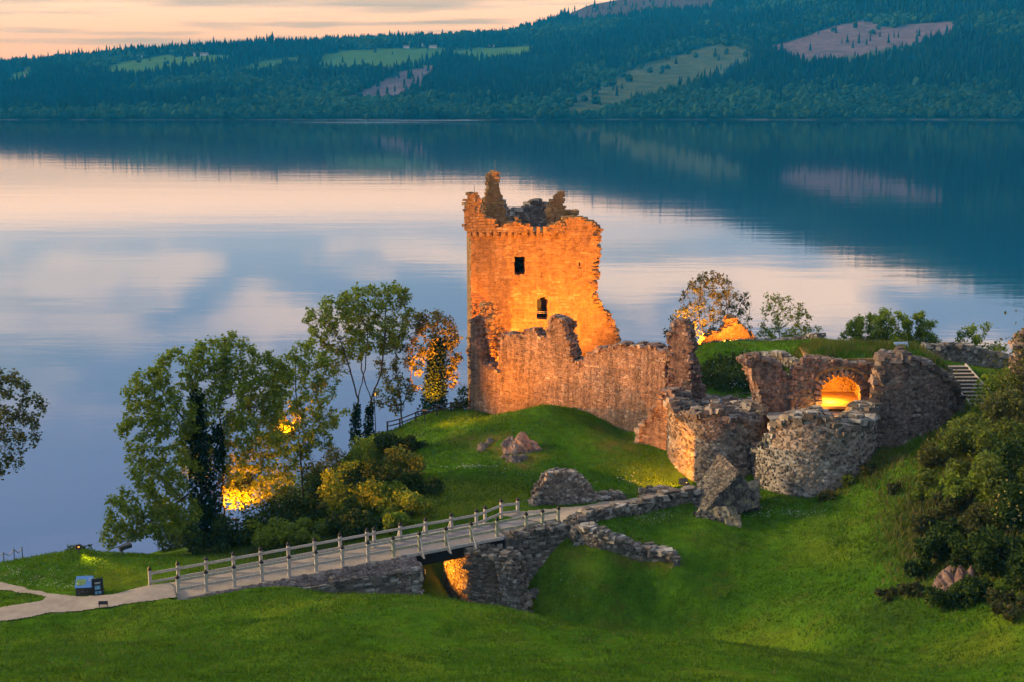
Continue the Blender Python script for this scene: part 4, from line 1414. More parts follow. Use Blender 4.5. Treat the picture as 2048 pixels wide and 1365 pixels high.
low_wall('rubble_wall', 'low tumbled wall running down the grassy mound to the gatehouse jamb', [(1500, 690, 119.5), (1545, 700, 118), (1580, 712, 116), (1612, 728, 113)], [0.5, 0.7, 0.9, 1.3], seed=2)
low_wall('rubble_wall', 'thin low wall along the crest of the mound below the two twiggy trees', [(1440, 690, 131), (1500, 684, 130), (1545, 684, 128), (1600, 690, 126), (1630, 700, 123)], [0.1, 0.15, 0.25, 0.4, 0.5], seed=5)
low_wall('rubble_wall', 'short dark wall end standing left of the grass on top of the gatehouse', [(1612, 720, 112.5), (1640, 716, 113), (1690, 712, 116)], [1.3, 1.4, 1.0], seed=6)
low_wall('boundary_wall', 'long dark low wall above the lawn at the top of the stone steps', [(1842, 722, 119), (1880, 726, 118.5), (1950, 728, 118.5), (1985, 730, 119), (2024, 738, 120), (2080, 744, 121)],
         [0.6, 1.35, 1.4, 1.1, 0.7, 0.5], thick=0.8, seed=7)
re_ = plane2(2030, 101, 2130, 100)
wall_thing('ruined_wall', 'ivy-clad red stone ruin cut off by the right edge of the photo', 'ruin', [
    (re_, [(2030, 860), (2032, 730), (2034, 706), (2040, 690), (2044, 668), (2056, 660), (2075, 664), (2100, 640), (2128, 650), (2130, 880)],
     dict(thick=1.2, cell=0.2, stone=(0.4, 0.2), proud=(0.0, 0.06), gap=0.04, rocks=0.9, rock=(0.28, 0.15)))], RED)

# ---------------------------------------------------------------- walls by the bridge and path
ck = plane2(1052, 96.5, 1258, 98.5)
wall_thing('wall_fragment', 'trapezoid fragment of rubble wall beside the path at the far end of the bridge', 'ruin', [
    (ck, [(1056, 1040), (1064, 1018), (1076, 992), (1086, 968), (1096, 952), (1112, 946), (1138, 946), (1150, 948), (1164, 958), (1176, 970), (1183, 984), (1186, 993), (1205, 996), (1225, 993), (1244, 991),
          (1252, 998), (1250, 1012), (1180, 1028), (1100, 1045)], dict(thick=1.0, cell=0.18, stone=(0.32, 0.22), proud=(0.0, 0.06), gap=0.03, rocks=1.0, rock=(0.2, 0.12), jag=0.25, style='rubble'))], GREY)
low_wall('path_wall', 'low rubble wall along the near side of the gate path, ending at the fallen masonry block', [(1148, 1066), (1180, 1050), (1230, 1038), (1300, 1024), (1350, 1014), (1392, 1006)],
         [1.0, 0.55, 0.65, 0.85, 0.9, 0.95], thick=0.7, seed=9)
low_wall('spur_wall', 'rough mossy spur of wall running down the slope from the path wall to the lawn', [(1150, 1092), (1200, 1104), (1260, 1118), (1310, 1128), (1350, 1134)],
         [1.1, 1.0, 0.85, 0.7, 0.4], thick=1.0, seed=11)
low_wall('kerb_wall', 'very low line of stones on the far side of the gate path', [(1282, 992), (1315, 990), (1345, 988)], [0.3, 0.4, 0.45], thick=0.5, seed=12, rock=(0.22, 0.12))


# ---------------------------------------------------------------- fallen masonry block
def lump(mb, c, r, n=3, amp=0.25, freq=0.9, flat=0.0, seed=0, m=0, rot=0.0, squash=None):
    """faceted rocky lump: displaced icosphere"""
    t_ = (1 + 5 ** .5) / 2
    V = np.array([(-1, t_, 0), (1, t_, 0), (-1, -t_, 0), (1, -t_, 0), (0, -1, t_), (0, 1, t_), (0, -1, -t_), (0, 1, -t_), (t_, 0, -1), (t_, 0, 1), (-t_, 0, -1), (-t_, 0, 1)], float)
    V /= np.linalg.norm(V[0])
    T = np.array([(0, 11, 5), (0, 5, 1), (0, 1, 7), (0, 7, 10), (0, 10, 11), (1, 5, 9), (5, 11, 4), (11, 10, 2), (10, 7, 6), (7, 1, 8), (3, 9, 4), (3, 4, 2), (3, 2, 6), (3, 6, 8), (3, 8, 9), (4, 9, 5), (2, 4, 11),
                  (6, 2, 10), (8, 6, 7), (9, 8, 1)])
    for _ in range(n):
        e = {}
        VV = list(V)
        TT = []

        def mid(a, b):
            k_ = (min(a, b), max(a, b))
            if k_ not in e:
                q = VV[a] + VV[b]
                e[k_] = len(VV)
                VV.append(q / np.linalg.norm(q))
            return e[k_]
        for a, b, c_ in T:
            x, y, z = mid(a, b), mid(b, c_), mid(c_, a)
            TT += [(a, x, z), (b, y, x), (c_, z, y), (x, y, z)]
        V, T = np.array(VV), np.array(TT)
    W_ = V * np.asarray(r)
    if rot:
        cr, sr = math.cos(rot), math.sin(rot)
        W_ = np.stack([W_[:, 0] * cr - W_[:, 1] * sr, W_[:, 0] * sr + W_[:, 1] * cr, W_[:, 2]], 1)
    d = (fbm(W_[:, 0] + W_[:, 2] * .7, W_[:, 1] - W_[:, 2] * .6, freq, seed, 4) - .5) * 2 * amp
    W_ = W_ + V * d[:, None] * np.mean(r)
    mb.add(W_ + np.asarray(c), tris=T, m=m)
    return W_ + np.asarray(c)


def hull_rock(mb, V8, sub=10, amp=0.12, freq=1.2, seed=0, m=0, rnd=0.0):
    """solid from 8 corner points (bottom 4, top 4) with each face subdivided and roughened"""
    V8 = np.asarray(V8, float)
    cen = V8.mean(0)
    for f in _BQ:
        a, b, c, d = V8[f]
        u, v = np.meshgrid(np.linspace(0, 1, sub + 1), np.linspace(0, 1, sub + 1), indexing='ij')
        P = (a[None, None] * ((1 - u) * (1 - v))[..., None] + b * (u * (1 - v))[..., None] + c * (u * v)[..., None] + d * ((1 - u) * v)[..., None])
        x, y, z = P[..., 0], P[..., 1], P[..., 2]
        dn = (fbm(x + z * .71, y - z * .53, freq, seed, 4) - .5) * 2
        dirn = P - cen
        rl = np.linalg.norm(dirn, axis=-1, keepdims=True)
        dirn /= rl
        P = cen + dirn * (rl * (1 - rnd) + rnd * np.minimum(rl, np.linalg.norm(V8 - cen, axis=1).mean() * 0.72))
        P = P + dirn * (dn * amp)[..., None]
        i = np.arange((sub + 1) * sub).reshape(sub, sub + 1)[:, :-1].ravel()
        mb.add(P.reshape(-1, 3), np.stack([i, i + sub + 1, i + sub + 2, i + 1], 1), m=m)


def face_stones(mb, quad, n, size=(0.24, 0.16), proud=0.05):
    """stones bedded in a quad face a,b,c,d (counter-clockwise seen from outside)"""
    a, b, c, d = (np.asarray(q, float) for q in quad)
    nr = np.cross(b - a, d - a)
    nr /= np.linalg.norm(nr)
    u_ = (b - a) / np.linalg.norm(b - a)
    v_ = np.cross(nr, u_)
    u, v = rng.uniform(.02, .98, n), rng.uniform(.02, .98, n)
    P = a * ((1 - u) * (1 - v))[:, None] + b * (u * (1 - v))[:, None] + c * (u * v)[:, None] + d * ((1 - u) * v)[:, None]
    th = rng.normal(0, .25, n)
    U = u_ * np.cos(th)[:, None] + v_ * np.sin(th)[:, None]
    V = -u_ * np.sin(th)[:, None] + v_ * np.cos(th)[:, None]
    H = np.stack([size[0] * rng.uniform(.5, 1.3, n), size[1] * rng.uniform(.5, 1.3, n), np.full(n, proud) * rng.uniform(.6, 1.6, n)], 1)
    blocks(mb, P, U, V, np.tile(nr, (n, 1)), H, 0.25, 0, taper=0.85)


def fallen_block():
    mb = MB()
    B = dict(m=1)
    # leaning slab: roof-like face falling to the left from a high ridge
    p = lambda x, y, d: at(x, y, d)
    V8 = [p(1385, 1034, 99.5), p(1420, 1046, 96.4), p(1514, 1014, 97.6), p(1512, 985, 101.2), p(1371, 1006, 99.6), p(1410, 1022, 96.2), p(1478, 946, 96.9), p(1440, 906, 101.2)]
    hull_rock(mb, V8, 14, 0.20, 0.9, 3, 1)
    face_stones(mb, (V8[4], V8[5], V8[6], V8[7]), 620, (0.25, 0.11), 0.04)
    face_stones(mb, (V8[1], V8[2], V8[6], V8[5]), 120, (0.24, 0.17), 0.07)
    face_stones(mb, (V8[2], V8[3], V8[7], V8[6]), 110, (0.24, 0.17), 0.07)
    # the lower lump it has broken from
    V8 = np.array([p(1402, 1066, 95.4), p(1470, 1076, 94.9), p(1490, 1048, 97.0), p(1410, 1040, 97.6), p(1386, 1024, 96.4), p(1452, 1014, 95.8), p(1482, 1020, 97.2), p(1396, 1008, 98.2)])
    hull_rock(mb, V8, 22, 0.42, 1.3, 8, 1, 0.75)
    face_stones(mb, (V8[0], V8[1], V8[5], V8[4]), 60, (0.14, 0.11), 0.10)
    V8 = [p(1452, 1070, 94.9), p(1486, 1062, 95.0), p(1486, 1048, 96.4), p(1455, 1052, 96.6), p(1448, 1036, 95.2), p(1480, 1030, 95.4), p(1480, 1030, 96.4), p(1450, 1034, 96.6)]
    hull_rock(mb, V8, 14, 0.30, 1.6, 15, 1, 0.7)
    # stump under the right end
    V8 = [p(1482, 1030, 98.0), p(1518, 1028, 98.2), p(1520, 1014, 100), p(1484, 1016, 100), p(1484, 985, 98.2), p(1516, 972, 98.4), p(1520, 956, 100.4), p(1484, 966, 100)]
    hull_rock(mb, V8, 8, 0.12, 1.0, 13, 1)
    face_stones(mb, (V8[0], V8[1], V8[5], V8[4]), 60, (0.22, 0.13), 0.06)
    c = np.concatenate(mb.v)
    o = mb.build('fallen_masonry', [M_STONE_ROOF, simple_mat('lichen_mortar', (0.21, 0.185, 0.12), 0.75, 2.6, 0.95, 0.1, 1.0)], origin=(c[:, 0].mean(), c[:, 1].mean(), c[:, 2].min()))
    tag(o, 'huge fallen block of lichen-grey masonry leaning in front of the two round towers', 'fallen masonry')


fallen_block()


def outcrop(label, specs, name='rock_outcrop', mats=None, seed=0):
    mb = MB()
    for i_, (px, py, rx, rz) in enumerate(specs):
        g = hit(px, py)
        mpp = to_px(g)[2] / F_PX
        lump(mb, g + np.array([0, 0.2, -rz * mpp * 0.25]), (rx * mpp, rx * mpp * 0.7, rz * mpp), 4, 0.55, 1.5 / max(0.5, rx * mpp / 1.2), seed=seed + i_ * 5, rot=i_ * 1.3)
    c = np.concatenate(mb.v)
    o = mb.build(name, mats or M_ROCK, origin=(c[:, 0].mean(), c[:, 1].mean(), c[:, 2].min()))
    tag(o, label, 'rock')


M_ROCK = stone_mat('bedrock', [(0.17, 0.13, 0.10), (0.19, 0.14, 0.11)], 0.7, 0.95)
M_ROCK_PINK = stone_mat('bedrock_pink', [(0.17, 0.10, 0.075), (0.20, 0.13, 0.10)], 0.6, 0.95)
outcrop('rounded brown boulder sticking out of the mound in front of the curtain wall', [(1044, 900, 36, 36), (1020, 899, 20, 26), (1068, 903, 16, 18), (1035, 906, 20, 16)], seed=3)
outcrop('small cluster of stones to the left of the brown boulder on the mound', [(968, 896, 13, 11), (979, 887, 12, 9), (962, 904, 11, 8)], seed=40)
outcrop('low rust-coloured rocks just below the brown boulder on the mound', [(1028, 924, 16, 11), (1046, 920, 14, 9), (1013, 918, 13, 11)], seed=60)
outcrop('pink craggy rock face showing through the dark scrub at lower right', [(1898, 1172, 24, 34), (1922, 1166, 20, 36), (1880, 1180, 14, 22), (1944, 1158, 16, 26), (1890, 1190, 16, 16), (1910, 1184, 18, 18),
        (1932, 1178, 18, 16), (1905, 1150, 18, 18)], 'crag', M_ROCK_PINK, 80)

# ---------------------------------------------------------------- footbridge
SPX = lambda px: None


def s_on(px, py, off=0.0):
    """distance along the bridge of a photo pixel taken on the deck plane line n=off"""
    best = None
    for s in np.arange(-12, BR_L + 8, 0.02):
        p = deck_pt(s, off)
        x, y, _ = to_px(p)
        if best is None or abs(x - px) < best[0]:
            best = (abs(x - px), s)
    return best[1]


S0, S1 = s_on(812, 1105), s_on(1000, 1078)         # the open span
FB = thing('footbridge', deck_pt((S0 + S1) / 2, BR_W / 2), 'wooden footbridge deck on dark steel beams crossing the moat', 'bridge')
FO = deck_pt((S0 + S1) / 2, BR_W / 2)
slope = np.append(BR_D[:2], (BR_B[2] - BR_A[2]) / BR_L)
slope /= np.linalg.norm(slope)


def slab(name, s0, s1, n0, n1, z0, z1, m, parent, org):
    b = MB()
    V = [deck_pt(s0, n0, z0), deck_pt(s1, n0, z0), deck_pt(s1, n1, z0), deck_pt(s0, n1, z0), deck_pt(s0, n0, z1), deck_pt(s1, n0, z1), deck_pt(s1, n1, z1), deck_pt(s0, n1, z1)]
    b.add(V, _BQ)
    return b.build(name, m, parent, origin=org)


slab('deck', S0 - 0.4, S1 + 0.3, -0.35, BR_W + 0.35, -0.10, 0.02, M_DECK, FB, FO)
slab('kerb', S0 - 0.1, S1 + 0.1, -0.47, -0.36, -0.12, 0.08, M_WOOD, FB, FO)
slab('kerb', S0 - 0.1, S1 + 0.1, BR_W + 0.36, BR_W + 0.47, -0.12, 0.08, M_WOOD, FB, FO)
for n0 in (-0.30, 0.75, 1.6, BR_W + 0.10):
    slab('beam', S0 - 0.8, S1 + 0.2, n0, n0 + 0.2, -0.92, -0.105, M_BEAM, FB, FO)

# left approach: masonry ramp with a cobbled shoulder
AB = thing('bridge_abutment', deck_pt(S0 - 5, 0), 'left stone abutment of the footbridge with a pale cobbled shoulder', 'abutment')
AO = deck_pt(S0 - 5, 0)
sl = s_on(357, 1193) - 3.0
fa = Surf([deck_pt(S0 - 14, -1.3), deck_pt(S0 + 0.55, -1.3)])
La = fa.c[-1]
mb = MB()
zt0 = deck_z(S0 - 14) - 0.55
zt1 = deck_z(S0) - 0.75
masonry(mb, fa, [(0, zt0 - 1.2), (La, 9.0), (La, zt1), (La * .6, zt1 + 0.0), (0, zt0)], thick=0.7, cell=0.25, stone=(0.46, 0.21), proud=(0.01, 0.08), gap=0.04, rocks=0.6, jag=0.1, rock=(0.24, 0.1))
ea = Surf([deck_pt(S0 + 0.55, -1.3), deck_pt(S0 + 0.55, BR_W + 1.3)])
masonry(mb, ea, [(0.0, 9.0), (ea.c[-1], 9.0), (ea.c[-1], zt1), (0.0, zt1)], thick=0.7, cell=0.25, stone=(0.46, 0.21), proud=(0.01, 0.08), gap=0.04, rocks=0.6, jag=0.1, rock=(0.24, 0.1))
mb.build('retaining_wall', GREY, AB, origin=AO)
# fill with sloping shoulders
mb = MB()
ss = np.linspace(-1.0, S0 + 0.45, 60)
prof = [(-1.28, -0.72), (-0.42, -0.10), (BR_W + 0.35, -0.10), (BR_W + 1.0, -0.45), (BR_W + 1.3, -3.5)]
V = np.array([[deck_pt(s, n, z) for n, z in prof] for s in ss]).reshape(-1, 3)
k5 = len(prof)
i = np.arange((len(ss) - 1) * k5).reshape(-1, k5)[:, :-1].ravel()
mb.add(V, np.stack([i, i + k5, i + k5 + 1, i + 1], 1))
mb.build('shoulder', M_CORE_PALE, AB, origin=AO)
mb = MB()
for side in (0, 1):
    n = 900 if side == 0 else 420
    s = rng.uniform(0.6, S0 + 0.4, n) if side == 0 else rng.uniform(-1.0, S0 - 0.2, n)
    f = rng.uniform(0, 1, n)
    if side == 0:
        nn = -0.42 - f * 0.84
        dz = -0.10 - f * 0.62
        lim = np.interp(s, [0, 3, 8, S0], [0.1, 0.25, 0.7, 1.0])
        k_ = f < lim
    else:
        nn = BR_W + 0.38 + f * 0.5
        dz = -0.08 - f * 0.3
        k_ = np.ones(n, bool)
    C = np.array([deck_pt(a, b, c) for a, b, c in zip(s[k_], nn[k_], dz[k_])])
    m_ = len(C)
    th = rng.uniform(-.5, .5, m_)
    U = BR_D[None] * np.cos(th)[:, None] + BR_N[None] * np.sin(th)[:, None]
    Vv = -BR_D[None] * np.sin(th)[:, None] + BR_N[None] * np.cos(th)[:, None] + np.array([0, 0, 0.6 if side == 0 else -.4])[None]
    N = np.tile([0, -0.5 if side == 0 else 0.4, 0.85], (m_, 1))
    blocks(mb, C, U, Vv, N, np.stack([rng.uniform(.10, .26, m_), rng.uniform(.06, .15, m_), rng.uniform(.04, .09, m_)], 1), 0.25, 0, 0.85)
mb.build('cobbles', M_COBBLE, AB, origin=AO)
slab('walkway', -1.0, S0 - 0.38, -0.40, BR_W + 0.36, -0.3, -0.05, M_PATH, AB, AO)

# right abutment: concrete bearing, masonry wing wall
RA = thing('bridge_abutment', deck_pt(S1 + 2, 0), 'right stone abutment of the footbridge with a concrete bearing block', 'abutment')
RO = deck_pt(S1 + 2, 0)
slab('bearing_block', S1 - 1.0, S1 + 0.5, -0.7, BR_W + 0.6, -1.95, -0.95, M_CONC, RA, RO)
slab('bearing_wall', S1 + 0.22, S1 + 0.8, -0.5, BR_W + 0.6, -3.0, -0.12, M_CONC, RA, RO)
wA_, wB_, wC_ = deck_pt(S1 + 0.75, 0.4), deck_pt(S1 + 0.85, -0.75), deck_pt(BR_L + 1.6, -0.95)
ws = Surf([wA_, wB_, (wB_ * .5 + wC_ * .5) + BR_N * -0.05, wC_])
mb = MB()
a_ = ws.px(1013, 1078)[0]
masonry(mb, ws, [(0, 8.5), (ws.c[1], 8.5), (ws.c[1] + 1.5, 9.2), (ws.c[-1], 12.0), (ws.c[-1], deck_z(BR_L) + 0.25), (ws.c[1] + 2, deck_z(S1 + 2) + 0.28), (ws.c[1] + 0.2, deck_z(S1 + 1) + 0.12), (0, deck_z(S1) - 0.05)],
        thick=0.9, cell=0.2, stone=(0.40, 0.2), proud=(0.01, 0.08), gap=0.04, rocks=1.0, rock=(0.25, 0.15), jag=0.25)
mb.build('wing_wall', GREY, RA, origin=RO)
slab('fill', S1 + 0.8, BR_L + 1.5, -0.5, BR_W + 0.7, -3.5, -0.06, M_DECK, RA, RO)

# old masonry pier under the span
PR = thing('bridge_pier', at(940, 1200, 91), 'battered old stone pier under the footbridge, its left face glowing orange', 'bridge pier')
PO = at(940, 1200, 91)
c0, cl, cr = at(940, 1160, 90.2), at(878, 1160, 93.2), at(1020, 1160, 89.4)
f1 = Surf([cl, c0])
f2 = Surf([c0, cr])
mb = MB()
masonry(mb, f1, f1.poly([(874, 1280), (880, 1200), (888, 1150), (893, 1118), (898, 1103), (936, 1101), (937, 1280)]), thick=2.2, cell=0.2, stone=(0.26, 0.2), proud=(0.0, 0.05), gap=0.03, rocks=0.8, jag=0.2, rock=(0.16, 0.1))
masonry(mb, f2, f2.poly([(937, 1280), (937, 1103), (950, 1106), (975, 1114), (1000, 1120), (1016, 1123), (1022, 1140), (1030, 1170), (1040, 1205), (1052, 1240), (1060, 1280)]), thick=2.2, cell=0.2, stone=(0.3, 0.14), proud=(0.0, 0.05),
        gap=0.04, rocks=0.8, jag=0.2, rock=(0.22, 0.11))
mb.build('masonry', [stone_mat('pier_stone', [(0.19, 0.155, 0.11), (0.15, 0.125, 0.09), (0.24, 0.20, 0.145), (0.12, 0.10, 0.075), (0.30, 0.27, 0.21)], 0.5), simple_mat('mortar_pier', (0.17, 0.14, 0.10), 0.6, 5.0, 0.95, 0.1, 1.0)], PR, origin=PO)
mb = MB()
q = f2.poly([(990, 1122), (1018, 1125), (1050, 1235), (1012, 1235)])
for zq in np.arange(min(z for _, z in q), max(z for _, z in q), 0.19):
    f = (zq - q[2][1]) / (q[1][1] - q[2][1])
    sa = q[3][0] * (1 - f) + q[0][0] * f
    sb = q[2][0] * (1 - f) + q[1][0] * f
    s = sa
    while s < sb:
        w = rng.uniform(.16, .34)
        p_ = f2.at(s + w / 2) + f2.n(s) * 0.10
        blocks(mb, [(p_[0], p_[1], zq)], [np.append(f2.d[0], 0)], [np.append(f2.n(s), 0)], [(0, 0, 1)], [(w / 2 - .015, 0.14, 0.08)], 0.2, 0)
        s += w
mb.build('quoins', [stone_mat('quoin_stone', [(0.22, 0.19, 0.15), (0.30, 0.27, 0.22), (0.17, 0.15, 0.12), (0.38, 0.36, 0.31)], 0.5)], PR, origin=PO)
outcrop('slanted stone slab lying in the grass beside the right bridge abutment', [(1071, 1192, 16, 12)], 'fallen_stone', M_STONE_GREY, 95)


# ---------------------------------------------------------------- railings
def post_mesh(h=1.22, w=0.19):
    b = MB()
    b.box((0, 0, h / 2), (w / 2, w / 2, h / 2))
    return b


_h = w_ = None
POST_ME = post_mesh().build('post', M_WOOD)
CAP_B = MB()
w2 = 0.115
CAP_B.add([(-w2, -w2, 1.22), (w2, -w2, 1.22), (w2, w2, 1.22), (-w2, w2, 1.22), (-w2, -w2, 1.30), (w2, -w2, 1.30), (w2, w2, 1.30), (-w2, w2, 1.30), (0, 0, 1.50)],
          [(0, 3, 2, 1), (0, 1, 5, 4), (1, 2, 6, 5), (2, 3, 7, 6), (3, 0, 4, 7)], [(4, 5, 8), (5, 6, 8), (6, 7, 8), (7, 4, 8)])
CAP_ME = CAP_B.build('cap', M_CAP)
PM, CM = POST_ME.data, CAP_ME.data
PMG = PM.copy()
PMG.materials.clear()
PMG.materials.append(M_WOOD_GREEN)
bpy.data.objects.remove(POST_ME)
bpy.data.objects.remove(CAP_ME)
YAW = math.atan2(BR_D[1], BR_D[0])


def railing(label, posts, green, wires=None, braces=(), side=-1):
    p0 = posts[0]
    root = thing('railing', p0, label, 'railing')
    for i_, p in enumerate(posts):
        o = bpy.data.objects.new('post', PMG if i_ in green else PM)
        SC.collection.objects.link(o)
        o.parent = root
        o.location = Vector([float(q) for q in (p - p0)])
        o.rotation_euler = (random.uniform(-.015, .015), random.uniform(-.015, .015), YAW + random.uniform(-.05, .05))
        c = bpy.data.objects.new('cap', CM)
        SC.collection.objects.link(c)
        c.parent = o
    for i_ in range(len(posts) - 1):
        a, b_ = posts[i_], posts[i_ + 1]
        d = (b_ - a)[:2] / np.linalg.norm((b_ - a)[:2])
        off = np.array([-d[1], d[0], 0]) * (-side) * 0.125
        for hz in (1.02, 0.44):
            b = MB()
            e = np.append(d, 0) * 0.06
            b.bar(a + off + (0, 0, hz) - e, b_ + off + (0, 0, hz) + e, 0.055, 0.165)
            b.build('rail', M_WOOD_GREEN if (i_ in green and i_ + 1 in green) else M_WOOD, root, origin=p0)
    for i_ in braces:
        p = posts[i_]
        o = BR_N * side
        b = MB()
        b.bar(p + o * 0.10 + (0, 0, 1.0), p + o * 0.82 + (0, 0, -0.10), 0.08)
        b.bar(p + o * 0.0 + (0, 0, -0.12), p + o * 0.92 + (0, 0, -0.16), 0.10, 0.08)
        b.build('brace', M_WOOD, root, origin=p0)
    if wires:
        for a, b_ in wires:
            b = MB()
            b.tubes([a], [b_], [0.015], [0.015], 4)
            b.build('wire', M_METAL, root, origin=p0)
    return root


near_x = [357, 413.5, 469, 524.6, 578.6, 632.5, 685, 736, 787, 839.5, 892, 943, 994, 1052, 1084.6, 1116]
near = [deck_pt(s_on(x, 0), 0.0, -0.05) for x in near_x]
railing('near wooden handrail of the footbridge with pointed black post caps and diagonal braces', near, {8, 9, 10, 11, 12, 13, 14, 15}, braces=(9, 10, 11), side=-1)
far_x = [(301, 1171), (357, 1160), (413.5, 1147), (467.5, 1136), (522, 1128), (577, 1119), (629, 1108), (681, 1098), (734, 1087), (748.4, 1090), (801, 1081), (852, 1072), (903, 1067), (953, 1060.5)]
far = [deck_pt(s_on(x, 0, BR_W), BR_W, -0.05) for x, _ in far_x]
end = [hit(970, 1051), hit(1002.6, 1037), hit(1035, 1034)]
for e_, (x_, y_) in zip(end, ((970, 1051), (1002.6, 1037), (1035, 1034))):
    d_ = e_[1]
end = [at(970, 1051, to_px(far[-1])[2] + 1.0), at(1002.6, 1037, to_px(far[-1])[2] + 2.3), at(1035, 1034, to_px(far[-1])[2] + 3.0)]
w0 = end[-1]
w1 = at(1078, 1000, to_px(w0)[2] + 0.6)
railing('far wooden handrail of the footbridge, turning up towards the wall fragment at its right end', far + end, set(), side=1, braces=(10, 11, 12),
        wires=[(w0 + (0, 0, 1.0), w1 + (0, 0, 0.35)), (w0 + (0, 0, 0.5), w1 + (-.3, 0, -0.4))])


# ---------------------------------------------------------------- fences, steps, signs
def rail_fence(name, label, pts, h, nrail, mat_, pw=0.14, rw=0.1, rope=False):
    p0 = pts[0]
    root = thing(name, p0, label, 'fence')
    for p in pts:
        b = MB()
        b.bar(p - (0, 0, 0.2), p + (0, 0, h), pw)
        b.build('post', mat_, root, origin=p0)
    for a, b_ in zip(pts[:-1], pts[1:]):
        for q in range(nrail):
            hz = h * (0.92 - 0.42 * q)
            b = MB()
            if rope:
                mid = (a + b_) / 2 + (0, 0, hz - 0.3)
                b.tubes([a + (0, 0, hz), mid], [mid, b_ + (0, 0, hz)], [.03, .03], [.03, .03], 4)
            else:
                b.bar(a + (0, 0, hz), b_ + (0, 0, hz), 0.05, rw)
            b.build('rope' if rope else 'rail', mat_, root, origin=p0)
    return root


fp = []
for x, y, d in ((775, 866, 123), (800, 862, 123.5), (832, 855, 124), (874, 846, 124.5), (902, 836, 125.5), (940, 829, 127)):
    p = at(x, y, d)
    p[2] = max(gz(p[0], p[1]), p[2] - .3)
    fp.append(p)
rail_fence('wooden_fence', 'dark low post-and-rail fence on the bank between the trees and the curtain wall', fp, 0.95, 2, M_WOOD_DARK)
fp = [at(-60, 1133, 95.5), at(8, 1122, 95.5), at(29, 1119, 95.5), at(45, 1112, 95.5)]
for p in fp:
    p[2] = gz(p[0], p[1]) - 0.05
fp[0][2] -= 0.3
rail_fence('rope_fence', 'thin rope fence on slim poles along the shore left of the hillock', [fp[0], fp[1], fp[2], fp[3]], 1.1, 1, M_METAL, 0.05, rope=True)

ST = thing('stone_steps', at(1930, 770, 111), 'flight of pale gravel steps with timber edges climbing beside the gatehouse', 'steps')
SO = at(1930, 770, 111)
sa, sb = STEP_A, STEP_B
nst = 11
sd_ = (sb - sa)[:2] / np.linalg.norm((sb - sa)[:2])
side_ = np.array([-sd_[1], sd_[0], 0])
run = np.linalg.norm((sb - sa)[:2]) / nst
for i_ in range(nst):
    f = (i_ + 0.5) / nst
    c = sa * (1 - f) + sb * f
    w = 1.15
    b = MB()
    b.add(np.array([c + np.append(sd_ * a_, 0) * run / 2 + side_ * w * q + (0, 0, z_) for z_ in (-0.7, 0.06) for a_, q in ((-1, -1), (1, -1), (1, 1), (-1, 1))]), _BQ)
    o = b.build('step', M_PATH, ST, origin=SO)
    b = MB()
    e = c + np.append(sd_, 0) * (run / 2 + 0.04)
    b.bar(e - side_ * (w + .03) + (0, 0, -0.03), e + side_ * (w + .03) + (0, 0, -0.03), 0.07, 0.22)
    b.build('riser', M_WOOD_DARK, o, origin=SO)
for q in (-1, 1):
    b = MB()
    b.bar(sa + side_ * 1.25 * q + (0, 0, 0.05), sb + side_ * 1.25 * q + (0, 0, 0.05), 0.10, 0.25)
    b.build('edging', M_WOOD, ST, origin=SO)


def panel_mat(name, base, img):
    m, k = mat(name)
    tc = k.n('ShaderNodeTexCoord').outputs['Object']
    n1 = k.noise(tc, 2.2, 3, 0.5)
    col = k.ramp(n1, [(0.0, base), (0.52, base), (0.56, img[0]), (0.62, img[1]), (0.70, img[2])], 'CONSTANT')
    finish(k, col, 0.35, None, spec=0.5)
    return m


M_PANEL = panel_mat('panel_print', (0.10, 0.26, 0.55), [(0.20, 0.35, 0.12), (0.42, 0.42, 0.20), (0.08, 0.18, 0.45)])
M_PANEL2 = panel_mat('panel_print_pale', (0.36, 0.50, 0.66), [(0.45, 0.30, 0.26), (0.52, 0.46, 0.40), (0.40, 0.42, 0.5)])
M_PRINT = simple_mat('white_print', (0.5, 0.5, 0.48), 0.05)
M_BLUEPIC = simple_mat('blue_picture', (0.12, 0.30, 0.42), 0.6, 9.0, 0.4)

# info lectern by the path fork
g = hit(168, 1190)
LT = thing('information_panel', g, 'sloping blue information panel on a rough stone plinth at the path fork', 'information panel')
b = MB()
hull_rock(b, [g + np.array(v) for v in ((-.42, -.25, -.1), (.42, -.25, -.1), (.42, .32, -.1), (-.42, .32, -.1), (-.42, -.25, .55), (.42, -.25, .55), (.42, .32, .82), (-.42, .32, .82))], 5, 0.05, 3, 2)
b.build('plinth', M_STONE_ROOF, LT, origin=g)
b = MB()
n_ = np.array([0.12, -0.62, 0.78])
n_ /= np.linalg.norm(n_)
u_ = np.cross([0, 1, 0], n_) * 1.0
u_ = np.cross(np.array([0, 1.0, 0]), n_)
u_ = np.array([1, 0.1, 0])
u_ /= np.linalg.norm(u_)
v_ = np.cross(n_, u_)
blocks(b, [g + np.array([0.05, 0.02, 0.80])], [u_], [v_], [n_], [(0.52, 0.42, 0.025)], 0, 0)
b.build('panel', M_PANEL, LT, origin=g)
b = MB()
blocks(b, [g + np.array([0.05, 0.02, 0.80]) - u_ * 0.14 - v_ * 0.04 + n_ * 0.03], [u_], [v_], [n_], [(0.26, 0.20, 0.004)], 0.25, 0)
b.build('map', simple_mat('printed_map', (0.20, 0.30, 0.10), 0.6, 12.0, 0.4), LT, origin=g)
b = MB()
for q in range(4):
    blocks(b, [g + np.array([0.05, 0.02, 0.80]) + u_ * 0.34 + v_ * (0.26 - q * .06) + n_ * 0.03], [u_], [v_], [n_], [(0.10, 0.012, 0.004)], 0, 0)
b.build('caption', M_PRINT, LT, origin=g)
